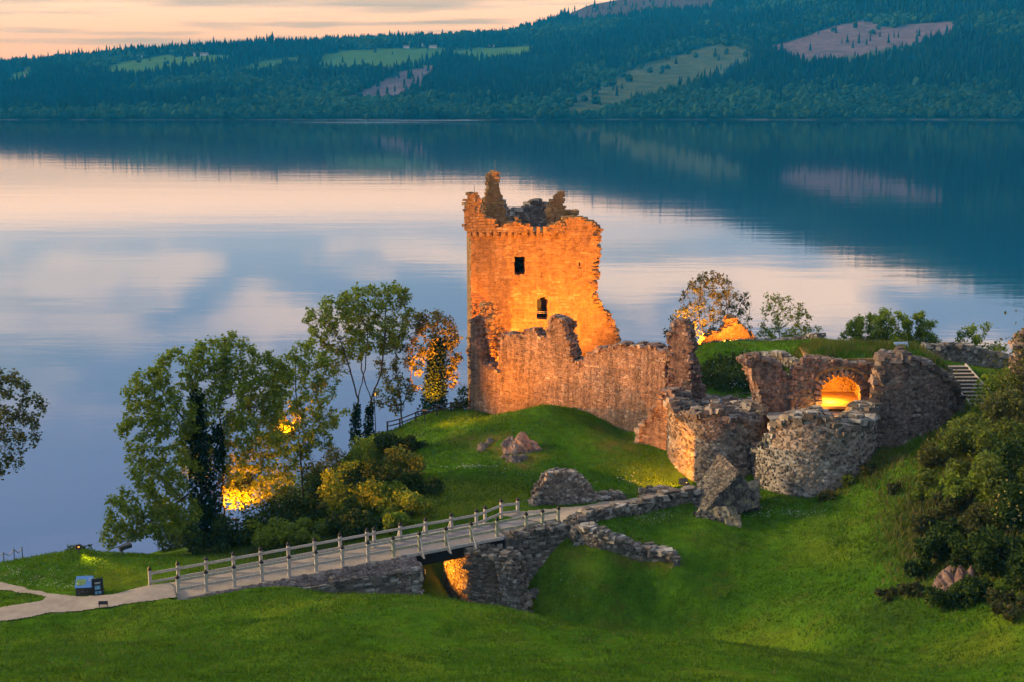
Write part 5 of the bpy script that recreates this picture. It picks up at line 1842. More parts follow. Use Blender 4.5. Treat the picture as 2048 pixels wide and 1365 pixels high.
# A-frame board
g = hit(196, 1190)
AF = thing('a_board', g, 'black folding A-board with small pictures, standing behind the blue panel on its plinth', 'A-board')
yaw_ = np.array([0.92, 0.38, 0.0])
yn = np.array([0.38, -0.92, 0.0])
for sgn in (1, -1):
    b = MB()
    n_ = yn * sgn * 0.95 + np.array([0, 0, 0.28])
    n_ /= np.linalg.norm(n_)
    v_ = np.cross(n_, yaw_) if sgn > 0 else np.cross(yaw_, n_)
    v_ = v_ * np.sign(v_[2])
    c = g + yn * sgn * 0.17 + (0, 0, 0.52)
    blocks(b, [c], [yaw_], [v_], [n_], [(0.34, 0.55, 0.02)], 0, 0)
    o = b.build('board', M_BLACK, AF, origin=g)
    if sgn > 0:
        for (du, dv, hw, hh, mm) in ((-.02, 0.0, .16, .12, M_BLUEPIC), (0.0, 0.30, .18, .02, M_PRINT), (0.0, 0.24, .14, .015, M_PRINT), (-.10, -.32, .08, .09, M_BLUEPIC), (.10, -.32, .08, .09, M_BLUEPIC)):
            b = MB()
            blocks(b, [c + yaw_ * du + v_ * dv + n_ * 0.025], [yaw_], [v_], [n_], [(hw, hh, 0.003)], 0, 0)
            b.build('picture' if mm is M_BLUEPIC else 'lettering', mm, o, origin=g)
# small low sign at the edge of the lawn
g = hit(207, 1217)
SG = thing('low_sign', g, 'tiny dark low sign on two legs at the edge of the foreground lawn', 'sign')
b = MB()
blocks(b, [g + np.array([0, 0, 0.30])], [(1, 0.05, 0)], [(-.05, 1, 0)], [(0, 0.5, 1)], [(0.28, 0.02, 0.09)], 0, 0)
b.build('plate', M_BLACK, SG, origin=g)
for q in (-.24, .24):
    b = MB()
    b.bar(g + np.array([q, 0, -.1]), g + np.array([q, 0, 0.32]), 0.035)
    b.build('leg', M_BLACK, SG, origin=g)
# info panel on top of the gatehouse
g = at(1803, 702, 109.2)
TP = thing('information_panel', g, 'pale blue information panel on a post in the grass on top of the gatehouse', 'information panel')
n_ = np.array([0.1, -0.7, 0.7])
n_ /= np.linalg.norm(n_)
u_ = np.array([1, 0.143, 0])
u_ /= np.linalg.norm(u_)
v_ = np.cross(n_, u_)
b = MB()
blocks(b, [g + np.array([0, 0, 0.42])], [u_], [v_], [n_], [(0.58, 0.36, 0.03)], 0, 0)
b.build('panel', M_PANEL2, TP, origin=g)
b = MB()
b.bar(g + np.array([0, 0.05, -0.7]), g + np.array([0, 0.05, 0.4]), 0.1)
b.build('stand', M_METAL, TP, origin=g)
b = MB()
blocks(b, [g + np.array([0, 0, 0.42]) + n_ * 0.035 + v_ * 0.02], [u_], [v_], [n_], [(0.26, 0.09, 0.003)], 0, 0)
b.build('picture', simple_mat('red_picture', (0.35, 0.14, 0.10), 0.4, 8.0), TP, origin=g)
# handrail on the left drum tower
b0 = [at(1398, 790, 105.5), at(1440, 794, 107.5), at(1475, 798, 108.5), at(1526, 800, 109.5)]
for p in b0:
    p[2] = 19.5
HR = thing('metal_handrail', b0[0], 'thin grey metal handrail around the flat top of the left round tower', 'handrail')
for p in b0:
    b = MB()
    b.bar(p, p + (0, 0, 1.1), 0.06)
    b.build('post', M_METAL, HR, origin=b0[0])
for a_, c_ in zip(b0[:-1], b0[1:]):
    for hz in (1.08, 0.6):
        b = MB()
        b.tubes([a_ + (0, 0, hz)], [c_ + (0, 0, hz)], [.025], [.025], 5)
        b.build('rail', M_METAL, HR, origin=b0[0])
pp = at(1440, 800, 106.2)
pp[2] = 19.6
b = MB()
b.tubes([pp, pp + (0, 0, 1.05)], [pp + (0, 0, 1.05), pp + (0, 0, 1.12)], [.15, .15], [.15, .02], 10)
tag(b.build('viewer_post', simple_mat('blue_grey_paint', (0.16, 0.22, 0.30), 0.15), origin=pp), 'short blue-grey cylindrical post on top of the left round tower', 'post')


# ---------------------------------------------------------------- floodlights
def floodlight(px, py, d, aim, watts, size_deg, col=(1.0, 0.42, 0.07), label='', blend=0.5, on_ground=True, radius=0.12, z=None, name='floodlight', visor=None, lens=1.0, height=0.42):
    p = at(px, py, d)
    p[2] = (gz(p[0], p[1]) if z is None else z)
    root = thing(name, p, label, 'floodlight')
    aim = np.asarray(aim, float)
    c = p + (0, 0, height)
    f = aim - c
    f /= np.linalg.norm(f)
    r_ = np.cross(f, [0, 0, 1.0])
    r_ /= np.linalg.norm(r_)
    u = np.cross(r_, f)
    b = MB()
    blocks(b, [c - f * 0.12], [r_], [u], [f], [(0.20, 0.15, 0.11)], 0, 0)
    b.build('housing', M_LAMPBODY, root, origin=p)
    b = MB()
    b.bar(p - (0, 0, .1), c - f * 0.12, 0.07)
    b.build('bracket', M_LAMPBODY, root, origin=p)
    b = MB()
    blocks(b, [c], [r_], [u], [f], [(0.17 * lens, 0.12 * lens, 0.008)], 0, 0)
    b.build('lens', M_LENS, root, origin=p)
    if visor is not None:      # hood round the lens: keeps the light off the bushes and hides the glare from behind
        h_ = np.array([f[0], f[1], 0]) / np.linalg.norm(f[:2])
        lampp = c + f * 0.14
        hr = np.array([h_[1], -h_[0], 0])
        lo, hi = 0.40 * math.tan(R(visor)), 0.26
        c0_, c1_ = lampp - h_ * 0.2, lampp + h_ * 0.40
        q0 = [c0_ - hr * .16 + (0, 0, -.12), c0_ + hr * .16 + (0, 0, -.12), c0_ + hr * .16 + (0, 0, .14), c0_ - hr * .16 + (0, 0, .14)]
        q1 = [c1_ - hr * .30 + (0, 0, lo), c1_ + hr * .30 + (0, 0, lo), c1_ + hr * .30 + (0, 0, hi), c1_ - hr * .30 + (0, 0, hi)]
        b = MB()
        for sc_ in (1.0, 1.08):
            cc_ = lampp
            b.add([cc_ + (v - cc_) * sc_ for v in q0 + q1], [(0, 1, 5, 4), (1, 2, 6, 5), (2, 3, 7, 6), (3, 0, 4, 7)])
        b.build('hood', M_LAMPBODY, root, origin=p)
    L = bpy.data.lights.new('lamp', 'SPOT')
    L.energy = watts
    L.color = col
    L.spot_size = R(size_deg)
    L.spot_blend = blend
    L.shadow_soft_size = radius
    o = bpy.data.objects.new('lamp', L)
    SC.collection.objects.link(o)
    o.parent = root
    o.location = Vector([float(q) for q in (c + f * 0.14 - p)])
    o.rotation_euler = Vector([float(q) for q in -f]).to_track_quat('Z', 'Y').to_euler()
    return root


m, k = mat('lamp_glow')
e = k.n('ShaderNodeEmission', {'Color': (1.0, 0.45, 0.08, 1), 'Strength': 1.2})
k.n('ShaderNodeOutputMaterial', {'Surface': e.outputs[0]})
M_LENS = m
m, k = mat('bulb_glow')
e = k.n('ShaderNodeEmission', {'Color': (1.0, 0.62, 0.22, 1), 'Strength': 25.0})
k.n('ShaderNodeOutputMaterial', {'Surface': e.outputs[0]})
M_BULB = m

SOD = (1.0, 0.33, 0.02)
# tower front, from the court behind the curtain wall
floodlight(1018, 760, 126.2, at(975, 400, 131.5), 13000, 84, SOD, 'floodlight in the court behind the left end of the curtain wall', 1.0, z=15.6)
floodlight(1255, 760, 118.6, at(1060, 500, 131.5), 46000, 80, SOD, 'floodlight in the court behind the right half of the curtain wall', 1.0)
floodlight(1000, 760, 129.6, at(950, 560, 131.2), 2600, 120, SOD, 'floodlight between the broken masonry corner and the foot of the tower', z=15.6)  # added to fill the corner's shadow on the tower's left edge
# raking light from the foot of the hillock on railings, slope, wall and gate tower
floodlight(246, 1112, 92.5, at(1180, 850, 112), 55000, 60, SOD, 'dark lamp housing seen from behind at the right foot of the hillock', 0.8, z=gz(*at(246, 1112, 92.5)[:2]) + 0.3, radius=0.02, visor=3.0)
floodlight(752, 870, 122.5, at(1150, 770, 118.5), 30000, 66, SOD, 'floodlight on a short mast beside the twin-trunked tree, washing the curtain wall', 1.0, radius=0.05, height=3.8)  # added lamp and mast, to light the curtain wall evenly
# pier
floodlight(851, 1205, 91.6, at(918, 1140, 91.4), 1500, 84, SOD, 'floodlight low in the moat beside the left abutment', 0.5, z=gz(*at(851, 1205, 91.6)[:2]) + 0.25)
# ruin on the mound
floodlight(1455, 692, 130.5, at(1462, 655, 135.0), 3500, 110, SOD, 'floodlight in the hollow behind the mound before the orange gable')
# hillock lamp, grazing the grass
floodlight(158, 1106, 93.0, at(290, 1185, 84.0), 4200, 44, (1.0, 0.55, 0.03), 'small floodlight on top of the grassy hillock, raking down the turf', 0.9, lens=0.4)
# trees
floodlight(470, 1010, 102.6, at(482, 940, 103.5), 9500, 130, (1.0, 0.24, 0.008), 'floodlight glowing low in the leaves right of the ivy-clad trunk', z=12.0)
floodlight(576, 900, 112.0, at(562, 820, 113.0), 8000, 120, (1.0, 0.22, 0.008), 'floodlight high in the leaves of the slender middle tree', z=16.0)
floodlight(850, 845, 122.6, at(872, 735, 127.4), 32000, 58, (1.0, 0.26, 0.01), 'floodlight at the foot of the orange ivy-covered tree by the tower', height=1.25)
floodlight(1378, 700, 133.5, at(1410, 590, 137.2), 20000, 75, SOD, 'floodlight below the twiggy tree behind the curtain wall pillar')
# black housing at the end of the gate path, turned to the left round tower
floodlight(1372, 985, 100.3, at(1266, 835, 107.5), 6000, 120, SOD, 'black lamp housing at the end of the gate path beside the fallen masonry', 0.4, radius=0.02, visor=-22, height=0.75)
# the naked lamp in the gatehouse chamber
lp = np.append(rw.at(rw.px(1640, 824)[0]) + rw.n(0) * 0.55, rw.px(1640, 824)[1])
GL = thing('chamber_lamp', lp, 'bare glowing lamp at the left edge of the gatehouse arch', 'lamp')
b = MB()
lump(b, lp, (0.13, 0.13, 0.13), 2, 0)
b.build('bulb', M_BULB, GL, origin=lp, smooth=True)
b = MB()
b.bar(lp - (0, 0, 1.2), lp - (0, 0, .12), 0.08)
b.build('bracket', M_LAMPBODY, GL, origin=lp)
lc = np.append((rw.at(rw.px(1664, 824)[0]) - rw.n(0) * 1.6), 20.9)
L = bpy.data.lights.new('lamp', 'POINT')
L.energy = 1500
L.color = (1.0, 0.42, 0.035)
L.shadow_soft_size = 0.15
o = bpy.data.objects.new('lamp', L)
SC.collection.objects.link(o)
o.parent = GL
o.location = Vector([float(q) for q in (lc - lp)])
L2 = L.copy()
L2.energy = 260
o2 = bpy.data.objects.new('lamp', L2)
SC.collection.objects.link(o2)
o2.parent = GL
o2.location = Vector([float(q) for q in (np.append(rw.n(0), 0) * 0.35)])
# ------------------------------------------------------------------ vegetation
def leaves(mb, C, size, m=0, up=0.5, var=0.4, aspect=0.62):
    """one folded leaf (two triangles) at each centre"""
    n = len(C)
    if n == 0:
        return
    N = rng.normal(0, 1, (n, 3)) + np.array([0, 0, up * 2])
    N /= np.linalg.norm(N, axis=1, keepdims=True)
    U = np.cross(N, rng.normal(0, 1, (n, 3)))
    U /= np.linalg.norm(U, axis=1, keepdims=True)
    V = np.cross(N, U)
    s = size * rng.uniform(1 - var, 1 + var, n)[:, None]
    a, c = C - U * s, C + U * s
    b, d = C + V * s * aspect + N * s * 0.25, C - V * s * aspect + N * s * 0.25
    P = np.stack([a, b, c, d], 1).reshape(-1, 3)
    mb.add(P, np.arange(n * 4).reshape(-1, 4), m=m)


def tufts(mb, C, n, r, size, m=0, up=0.5):
    """clump of n leaves of spread r round every centre"""
    k_ = len(C)
    if k_ == 0:
        return
    d = rng.normal(0, 1, (k_, n, 3))
    d /= np.linalg.norm(d, axis=2, keepdims=True)
    q = C[:, None] + d * (r * rng.uniform(0.2, 1.0, (k_, n, 1)))
    leaves(mb, q.reshape(-1, 3), size, m, up)


def grow(starts, A, step=0.5, di=6.0, dk=0.9, iters=90, droop=0.0):
    """space colonisation: list of trunk polylines, attractor cloud A -> nodes, parents"""
    P, par = [], []
    for pl in starts:
        pl = [np.asarray(q, float) for q in pl]
        prev = -1
        if P:
            dd = np.linalg.norm(np.array(P) - pl[0], axis=1)
            prev = int(dd.argmin())
        for a, b in zip(pl[:-1], pl[1:]):
            L = np.linalg.norm(b - a)
            for f in np.arange(0, L, step) / L:
                P.append(a * (1 - f) + b * f + (rng.normal(0, .04, 3) if prev >= 0 else 0))
                par.append(prev)
                prev = len(P) - 1
        P.append(pl[-1])
        par.append(prev)
    P = np.array(P)
    A = A.copy()
    for it in range(iters):
        if len(A) == 0:
            break
        d = np.linalg.norm(A[:, None] - P[None], axis=2)
        j = d.argmin(1)
        dm = d[np.arange(len(A)), j]
        act = dm < (di if it > 3 else 99)
        if not act.any():
            break
        dirs = (A - P[j]) / np.maximum(dm[:, None], 1e-6)
        acc = np.zeros_like(P)
        np.add.at(acc, j[act], dirs[act])
        src = np.unique(j[act])
        g = acc[src]
        g /= np.maximum(np.linalg.norm(g, axis=1, keepdims=True), 1e-6)
        g = g + rng.normal(0, .22, g.shape) + np.array([0, 0, -droop])
        g /= np.linalg.norm(g, axis=1, keepdims=True)
        new = P[src] + g * step
        dd = np.linalg.norm(new[:, None] - P[None], axis=2).min(1)
        ok = dd > step * 0.35
        new, src = new[ok], src[ok]
        if len(new) == 0:
            A = A[dm > dk]
            continue
        par += list(src)
        P = np.concatenate([P, new])
        d2 = np.linalg.norm(A[:, None] - new[None], axis=2).min(1)
        A = A[d2 > dk]
    return P, np.array(par)


def crown_pts(ells, n):
    """attractors in ellipsoids given as (px, py, rx_px, ry_px, depth[, weight])"""
    w = np.array([e[2] * e[3] * (e[5] if len(e) > 5 else 1) for e in ells], float)
    w /= w.sum()
    out = []
    for e, f in zip(ells, w):
        k_ = max(4, int(n * f))
        q = rng.normal(0, 1, (k_, 3))
        q /= np.linalg.norm(q, axis=1, keepdims=True)
        q *= rng.uniform(0.25, 1, (k_, 1)) ** 0.42
        mpp = e[4] / F_PX
        c = at(e[0], e[1], e[4])
        out.append(c + q * np.array([e[2] * mpp, e[2] * mpp * 0.8, e[3] * mpp]))
    return np.concatenate(out)


def tree(name, label, starts, ells, n, leafm, per=14, size=0.13, spread=0.38, bark=None, step=0.5, dk=0.85, tip=0.013, thick=1.0, group=None, droop=0.0, ivy=None, ends=1, twig=0.07, cat='tree', leafm2=None):
    base = starts[0][0]
    root = thing(name, base, label, cat, group)
    A = crown_pts(ells, int(n * 2.1))
    P, par = grow(starts, A, step, dk=dk, droop=droop)
    m = len(P)
    kids = np.zeros(m, int)
    for p in par:
        if p >= 0:
            kids[p] += 1
    rad = np.zeros(m)
    for i_ in range(m - 1, -1, -1):
        if rad[i_] == 0:
            rad[i_] = tip ** 2.3
        if par[i_] >= 0:
            rad[par[i_]] += rad[i_]
    rad = rad ** (1 / 2.3) * thick
    has = par >= 0
    b = MB()
    big = has & (rad > twig)
    sm = has & ~big
    b.tubes(P[par[big]], P[big], np.minimum(rad[par[big]], rad[big] * 1.25), rad[big], 7)
    b.tubes(P[par[sm]], P[sm], np.minimum(rad[par[sm]], rad[sm] * 1.3), rad[sm], 4)
    b.build('trunk', bark or M_BARK, root, origin=base)
    t = MB()
    tipn = np.where((kids == 0))[0]
    tufts(t, P[tipn], int(per * 4.6), spread * 1.3, size, 0)
    near_ = np.where((kids > 0) & (rad < tip * 3.2))[0]
    if ends > 0 and len(near_):
        tufts(t, P[near_], max(2, int(per * 2.7 * ends)), spread * 1.2, size * 0.95, 0)
    t.build('crown', leafm, root, origin=base)
    if ivy:
        v = MB()
        for (pl, r0, r1, cnt) in ivy:
            pl = np.array([np.asarray(q, float) for q in pl])
            L = np.concatenate([[0], np.cumsum(np.linalg.norm(np.diff(pl, axis=0), axis=1))])
            f = rng.uniform(0, L[-1], cnt)
            c = np.stack([np.interp(f, L, pl[:, a_]) for a_ in range(3)], 1)
            rr = np.interp(f, [0, L[-1]], [r0, r1]) * (0.75 + 0.5 * fbm(f, f * 0 + 3, 0.9, 3, 2))
            q = rng.normal(0, 1, (cnt, 3))
            q /= np.linalg.norm(q, axis=1, keepdims=True)
            leaves(v, c + q * (rr * rng.uniform(0.55, 1.05, cnt))[:, None], 0.14)
        v.build('ivy', M_IVY, root, origin=base)
    return root


def P_(px, py, d):
    return at(px, py, d)


def onground(px, d, y0=900):
    p = at(px, y0, d)
    p[2] = gz(p[0], p[1]) - 0.15
    return p


# big ivy-clad tree on the left and its bending neighbour
b0 = onground(408, 101.5)
tree('ivy_tree', 'large spreading tree with a thick ivy-black trunk and low drooping limbs left of the bridge',
     [[b0, P_(404, 1000, 101.5), P_(398, 900, 101.5), P_(396, 800, 101.5), P_(392, 770, 101.6)],
      [P_(396, 850, 101.5), P_(365, 835, 101), P_(335, 800, 100.5), P_(318, 770, 100)],
      [P_(402, 1000, 101.5), P_(375, 990, 100.6), P_(330, 1020, 99.8), P_(280, 1060, 99)],
      [P_(400, 1080, 101.5), P_(350, 1040, 102.5), P_(322, 1000, 103)]],
     [(300, 790, 58, 56, 100), (270, 870, 40, 60, 99.5), (360, 745, 70, 52, 101), (420, 712, 50, 46, 102), (345, 850, 60, 55, 100), (330, 930, 70, 55, 100), (265, 1030, 62, 60, 98.8), (240, 1065, 45, 35, 98.5),
      (340, 1030, 75, 55, 99.5), (300, 960, 60, 40, 99), (410, 800, 50, 60, 102), (395, 900, 45, 70, 103)],
     1500, M_LEAF, per=11, size=0.14, spread=0.42, thick=1.05, ivy=[([b0, P_(404, 1000, 101.2), P_(398, 900, 101.2), P_(394, 790, 101.4)], 1.35, 0.65, 4200), ([b0, P_(430, 1000, 101.6), P_(440, 900, 101.8), P_(430, 850, 102)], 1.1, 0.4, 1700)],
     tip=0.014)
b1 = onground(446, 103.0)
tree('bent_tree', 'tree with a pale sharply bent limb arching over beside the ivy-black trunk',
     [[b1, P_(446, 960, 103), P_(442, 860, 102.4), P_(436, 815, 102), P_(446, 800, 101.8), P_(466, 788, 101.6), P_(480, 788, 101.4)], [P_(480, 788, 101.4), P_(484, 810, 101.2), P_(482, 845, 101)],
      [P_(442, 840, 102.3), P_(470, 820, 103), P_(520, 812, 104)]],
     [(480, 735, 62, 48, 103), (540, 760, 52, 60, 104), (470, 690, 40, 26, 103.5), (510, 830, 55, 50, 104.5), (480, 880, 50, 50, 103), (530, 900, 55, 45, 104.5), (500, 960, 60, 45, 103.5), (550, 950, 50, 50, 105)],
     1100, M_LEAF, per=12, size=0.14, spread=0.42, bark=M_BARK_PALE, tip=0.014)
# slender middle trees
b2 = onground(604, 113)
tree('slender_tree', 'slender light-green tree with thin trunks in the middle of the tree group',
     [[b2, P_(600, 900, 113), P_(592, 780, 113), P_(590, 720, 113)], [P_(600, 900, 113), P_(640, 850, 114), P_(634, 780, 114)], [P_(604, 920, 113), P_(570, 870, 112), P_(556, 800, 112)]],
     [(600, 720, 42, 46, 113), (640, 760, 42, 60, 114), (580, 800, 48, 60, 112), (640, 850, 46, 56, 114), (590, 880, 50, 50, 112), (560, 760, 30, 40, 112.5)],
     620, M_LEAF, per=9, size=0.14, spread=0.42)
# tall vase-shaped tree
b3, b3b = onground(714, 124), onground(738, 125.2)
tree('vase_tree', 'tallest tree, with twin trunks opening into a high fan-shaped crown left of the tower',
     [[b3, P_(710, 840, 124), P_(716, 800, 124), P_(700, 740, 123.5), P_(680, 680, 123)], [P_(716, 800, 124), P_(730, 740, 124.3), P_(735, 660, 124.5)],
      [b3, b3b, P_(736, 830, 125), P_(742, 800, 125), P_(764, 740, 125.2), P_(770, 660, 125.5), P_(772, 610, 125.5)], [P_(742, 800, 125), P_(722, 740, 125.6), P_(718, 650, 126)], [P_(712, 830, 124), P_(690, 822, 123.5), P_(670, 836, 123)]],
     [(655, 640, 48, 36, 123), (680, 615, 42, 28, 123), (735, 602, 56, 34, 124.5), (778, 590, 44, 26, 125.5), (800, 628, 28, 40, 125.5), (640, 670, 34, 26, 122.5), (760, 670, 60, 40, 125), (690, 690, 40, 40, 123.5), (715, 640, 40, 40, 126), (660, 720, 30, 30, 123), (664, 850, 20, 16, 123)],
     1250, M_LEAF, per=12, size=0.15, spread=0.46, thick=1.25, step=0.55, ivy=[([b3, P_(711, 850, 123.8), P_(714, 812, 123.9)], 0.8, 0.4, 800), ([b3b, P_(737, 840, 124.8), P_(740, 812, 124.9)], 0.8, 0.4, 800)], ends=0.5)
b4 = onground(806, 127)
tree('thin_tree', 'thin multi-stemmed tree with sparse warm-tinted leaves between the tallest tree and the orange ivy tree',
     [[b4, P_(800, 790, 127), P_(790, 730, 127), P_(796, 680, 127)], [P_(806, 810, 127), P_(822, 760, 127.2), P_(824, 700, 127.4)], [P_(800, 800, 127), P_(770, 760, 126.6), P_(764, 736, 126.4)]],
     [(800, 680, 40, 40, 127), (824, 650, 34, 34, 127.2), (780, 730, 36, 34, 126.8), (830, 720, 30, 40, 127.4), (800, 780, 44, 30, 127), (770, 800, 30, 24, 126.5)],
     420, M_LEAF_OLIVE, per=8, size=0.14, spread=0.42, ends=0.6)
b5 = onground(866, 127.5)
tree('ivy_tree', 'ivy-wrapped tree glowing orange from a floodlight at its foot just left of the tower',
     [[b5, P_(868, 780, 127.5), P_(872, 720, 127.5), P_(874, 670, 127.5)], [P_(870, 740, 127.5), P_(898, 690, 127.8), P_(908, 660, 128)]],
     [(868, 650, 40, 34, 127.5), (900, 680, 26, 34, 128), (862, 700, 26, 30, 127), (904, 720, 24, 30, 128), (890, 760, 30, 26, 127.8)],
     380, M_LEAF_OLIVE, per=10, size=0.15, spread=0.45, ends=0.7,
     ivy=[([b5, P_(868, 800, 127.2), P_(870, 740, 127.3), P_(874, 690, 127.4)], 1.55, 0.7, 4200)])
b6 = onground(925, 130)
tree('small_tree', 'small green bushy tree tucked against the left end of the curtain wall', [[b6, P_(924, 815, 130), P_(926, 795, 130)]],
     [(922, 800, 18, 22, 130), (932, 780, 12, 16, 130), (910, 815, 16, 12, 130)], 120, M_LEAF_DARK, per=12, size=0.14, spread=0.4)
# tree cut off at the left edge
b7 = onground(-95, 97)
tree('shore_tree', 'olive-leaved tree reaching in from the left edge of the photo over the water',
     [[b7, P_(-92, 960, 97), P_(-80, 880, 97), P_(-60, 820, 97)], [P_(-84, 900, 97), P_(-30, 860, 96.5), P_(10, 845, 96.2), P_(50, 830, 96)], [P_(-80, 880, 97), P_(-30, 790, 96.5), P_(0, 760, 96)]],
     [(-20, 770, 52, 44, 96.5), (30, 800, 46, 42, 96), (75, 808, 28, 26, 96), (30, 860, 52, 46, 96), (60, 880, 30, 30, 95.8), (0, 920, 48, 42, 96), (-60, 820, 60, 70, 97.5), (-90, 760, 60, 60, 98), (-110, 880, 60, 70, 98), (20, 750, 30, 20, 96)],
     950, M_LEAF_OLIVE, per=8, size=0.13, spread=0.40)
# twiggy trees behind the mound
b8 = onground(1418, 138)
tree('twiggy_tree', 'twiggy round-headed tree with orange-lit budding branches behind the wall pillar',
     [[b8, P_(1420, 690, 138), P_(1420, 660, 138)], [P_(1420, 690, 138), P_(1400, 650, 137.5)], [P_(1420, 690, 138), P_(1445, 650, 138.5)], [P_(1420, 690, 138), P_(1385, 670, 137)], [P_(1422, 690, 138), P_(1465, 665, 139)]],
     [(1420, 610, 62, 62, 138), (1370, 650, 36, 40, 137), (1475, 630, 34, 50, 139), (1420, 570, 44, 28, 138), (1345, 668, 20, 22, 136.5)],
     1000, M_LEAF_OLIVE, per=8, size=0.12, spread=0.36, step=0.45, dk=0.7, ends=0.3, tip=0.012)
b9 = onground(1560, 140)
tree('young_tree', 'young airy green tree right of the twiggy orange one, behind the grassy mound',
     [[b9, P_(1560, 690, 140), P_(1556, 650, 140)], [P_(1560, 695, 140), P_(1590, 660, 140)], [P_(1562, 695, 140), P_(1610, 680, 140)], [P_(1560, 690, 140), P_(1530, 660, 140)]],
     [(1555, 620, 36, 36, 140), (1590, 640, 34, 40, 140.5), (1620, 665, 24, 24, 141), (1530, 660, 24, 34, 139.5), (1570, 670, 50, 22, 140)],
     520, M_LEAF, per=7, size=0.13, spread=0.38, ends=0.5)
b10 = onground(1775, 134)
tree('bushy_tree', 'low bushy bright-green tree behind the pale blue panel on top of the gatehouse',
     [[b10, P_(1775, 700, 134), P_(1770, 680, 134)], [P_(1775, 705, 134), P_(1740, 690, 134), P_(1715, 670, 134)], [P_(1778, 705, 134), P_(1815, 690, 134), P_(1840, 668, 134)]],
     [(1730, 656, 46, 28, 134), (1785, 646, 48, 26, 134.3), (1835, 654, 42, 30, 134.6), (1700, 680, 24, 20, 133.5), (1860, 684, 28, 18, 134.6), (1770, 682, 70, 18, 134)],
     560, M_LEAF, per=14, size=0.15, spread=0.42)
b11 = onground(1960, 134)
tree('small_shrub_tree', 'small open shrub standing behind the long dark wall above the steps',
     [[b11, P_(1958, 700, 134), P_(1950, 680, 134)], [P_(1960, 715, 134), P_(1990, 700, 134)]],
     [(1940, 668, 28, 20, 134), (1968, 655, 18, 20, 134), (1920, 690, 20, 14, 134), (1990, 700, 26, 16, 134), (1955, 700, 40, 20, 134)], 260, M_LEAF, per=9, size=0.14, spread=0.40)
b12 = onground(1925, 97.5)
tree('sapling', 'yellow-green leafy sapling growing on the scrubby bank below the steps',
     [[b12, P_(1936, 950, 97), P_(1940, 880, 96.5)], [P_(1936, 960, 97), P_(1900, 920, 96.5)], [P_(1936, 960, 97), P_(1970, 900, 96)]],
     [(1930, 870, 52, 36, 96.5), (1970, 850, 46, 36, 96.5), (1900, 910, 40, 34, 96), (1950, 930, 60, 46, 95.5), (1990, 900, 44, 60, 96), (1880, 950, 34, 24, 95.5)], 560, M_LEAF_YEL, per=11, size=0.15, spread=0.44)


def bush(name, label, px, py, rx, ry, leafm, n=1500, base_y=None, size=0.14, group=None, d=None, stems=10, cat='bush', flat=0.8, flowers=None, lumps=7):
    g = hit(px, py) if d is None else at(px, py + ry, d)
    mpp = to_px(g)[2] / F_PX
    root = thing(name, g, label, cat, group)
    rX, rZ = rx * mpp, ry * mpp
    rY = rX * flat
    lc = np.stack([rng.uniform(-.75, .75, lumps) * rX, rng.uniform(-.75, .75, lumps) * rY, rng.uniform(0.2, 1.35, lumps) * rZ], 1)
    lc[:, 2] *= np.sqrt(np.clip(1 - (lc[:, 0] / rX) ** 2 * .7, 0.2, 1))
    lr = rng.uniform(0.30, 0.55, lumps) * (rX + rZ) / 2
    k_ = rng.integers(0, lumps, n)
    q = rng.normal(0, 1, (n, 3))
    q /= np.linalg.norm(q, axis=1, keepdims=True)
    q = lc[k_] + q * (lr[k_] * rng.uniform(0.45, 1.1, n))[:, None]
    q[:, 2] = np.maximum(q[:, 2], -0.15 * rZ)
    t = MB()
    leaves(t, q + g, size)
    t.build('foliage', leafm, root, origin=g)
    b = MB()
    for i_ in range(stems):
        e = lc[i_ % lumps] + rng.normal(0, .2, 3) * lr[i_ % lumps]
        b.tubes([g + rng.normal(0, .12, 3) * np.array([1, 1, 0]) - (0, 0, .2)], [g + e], [.04], [.012], 4)
    b.build('stem', M_BARK, root, origin=g)
    if flowers:
        f = MB()
        kf = rng.integers(0, lumps, flowers)
        q = rng.normal(0, 1, (flowers, 3)) + np.array([-.3, -.8, .3])
        q /= np.linalg.norm(q, axis=1, keepdims=True)
        c = g + lc[kf] + q * (lr[kf] * 1.08)[:, None]
        tufts(f, c, 5, 0.06, 0.07)
        f.build('blossom', M_PETAL_YEL, root, origin=g)
    return root


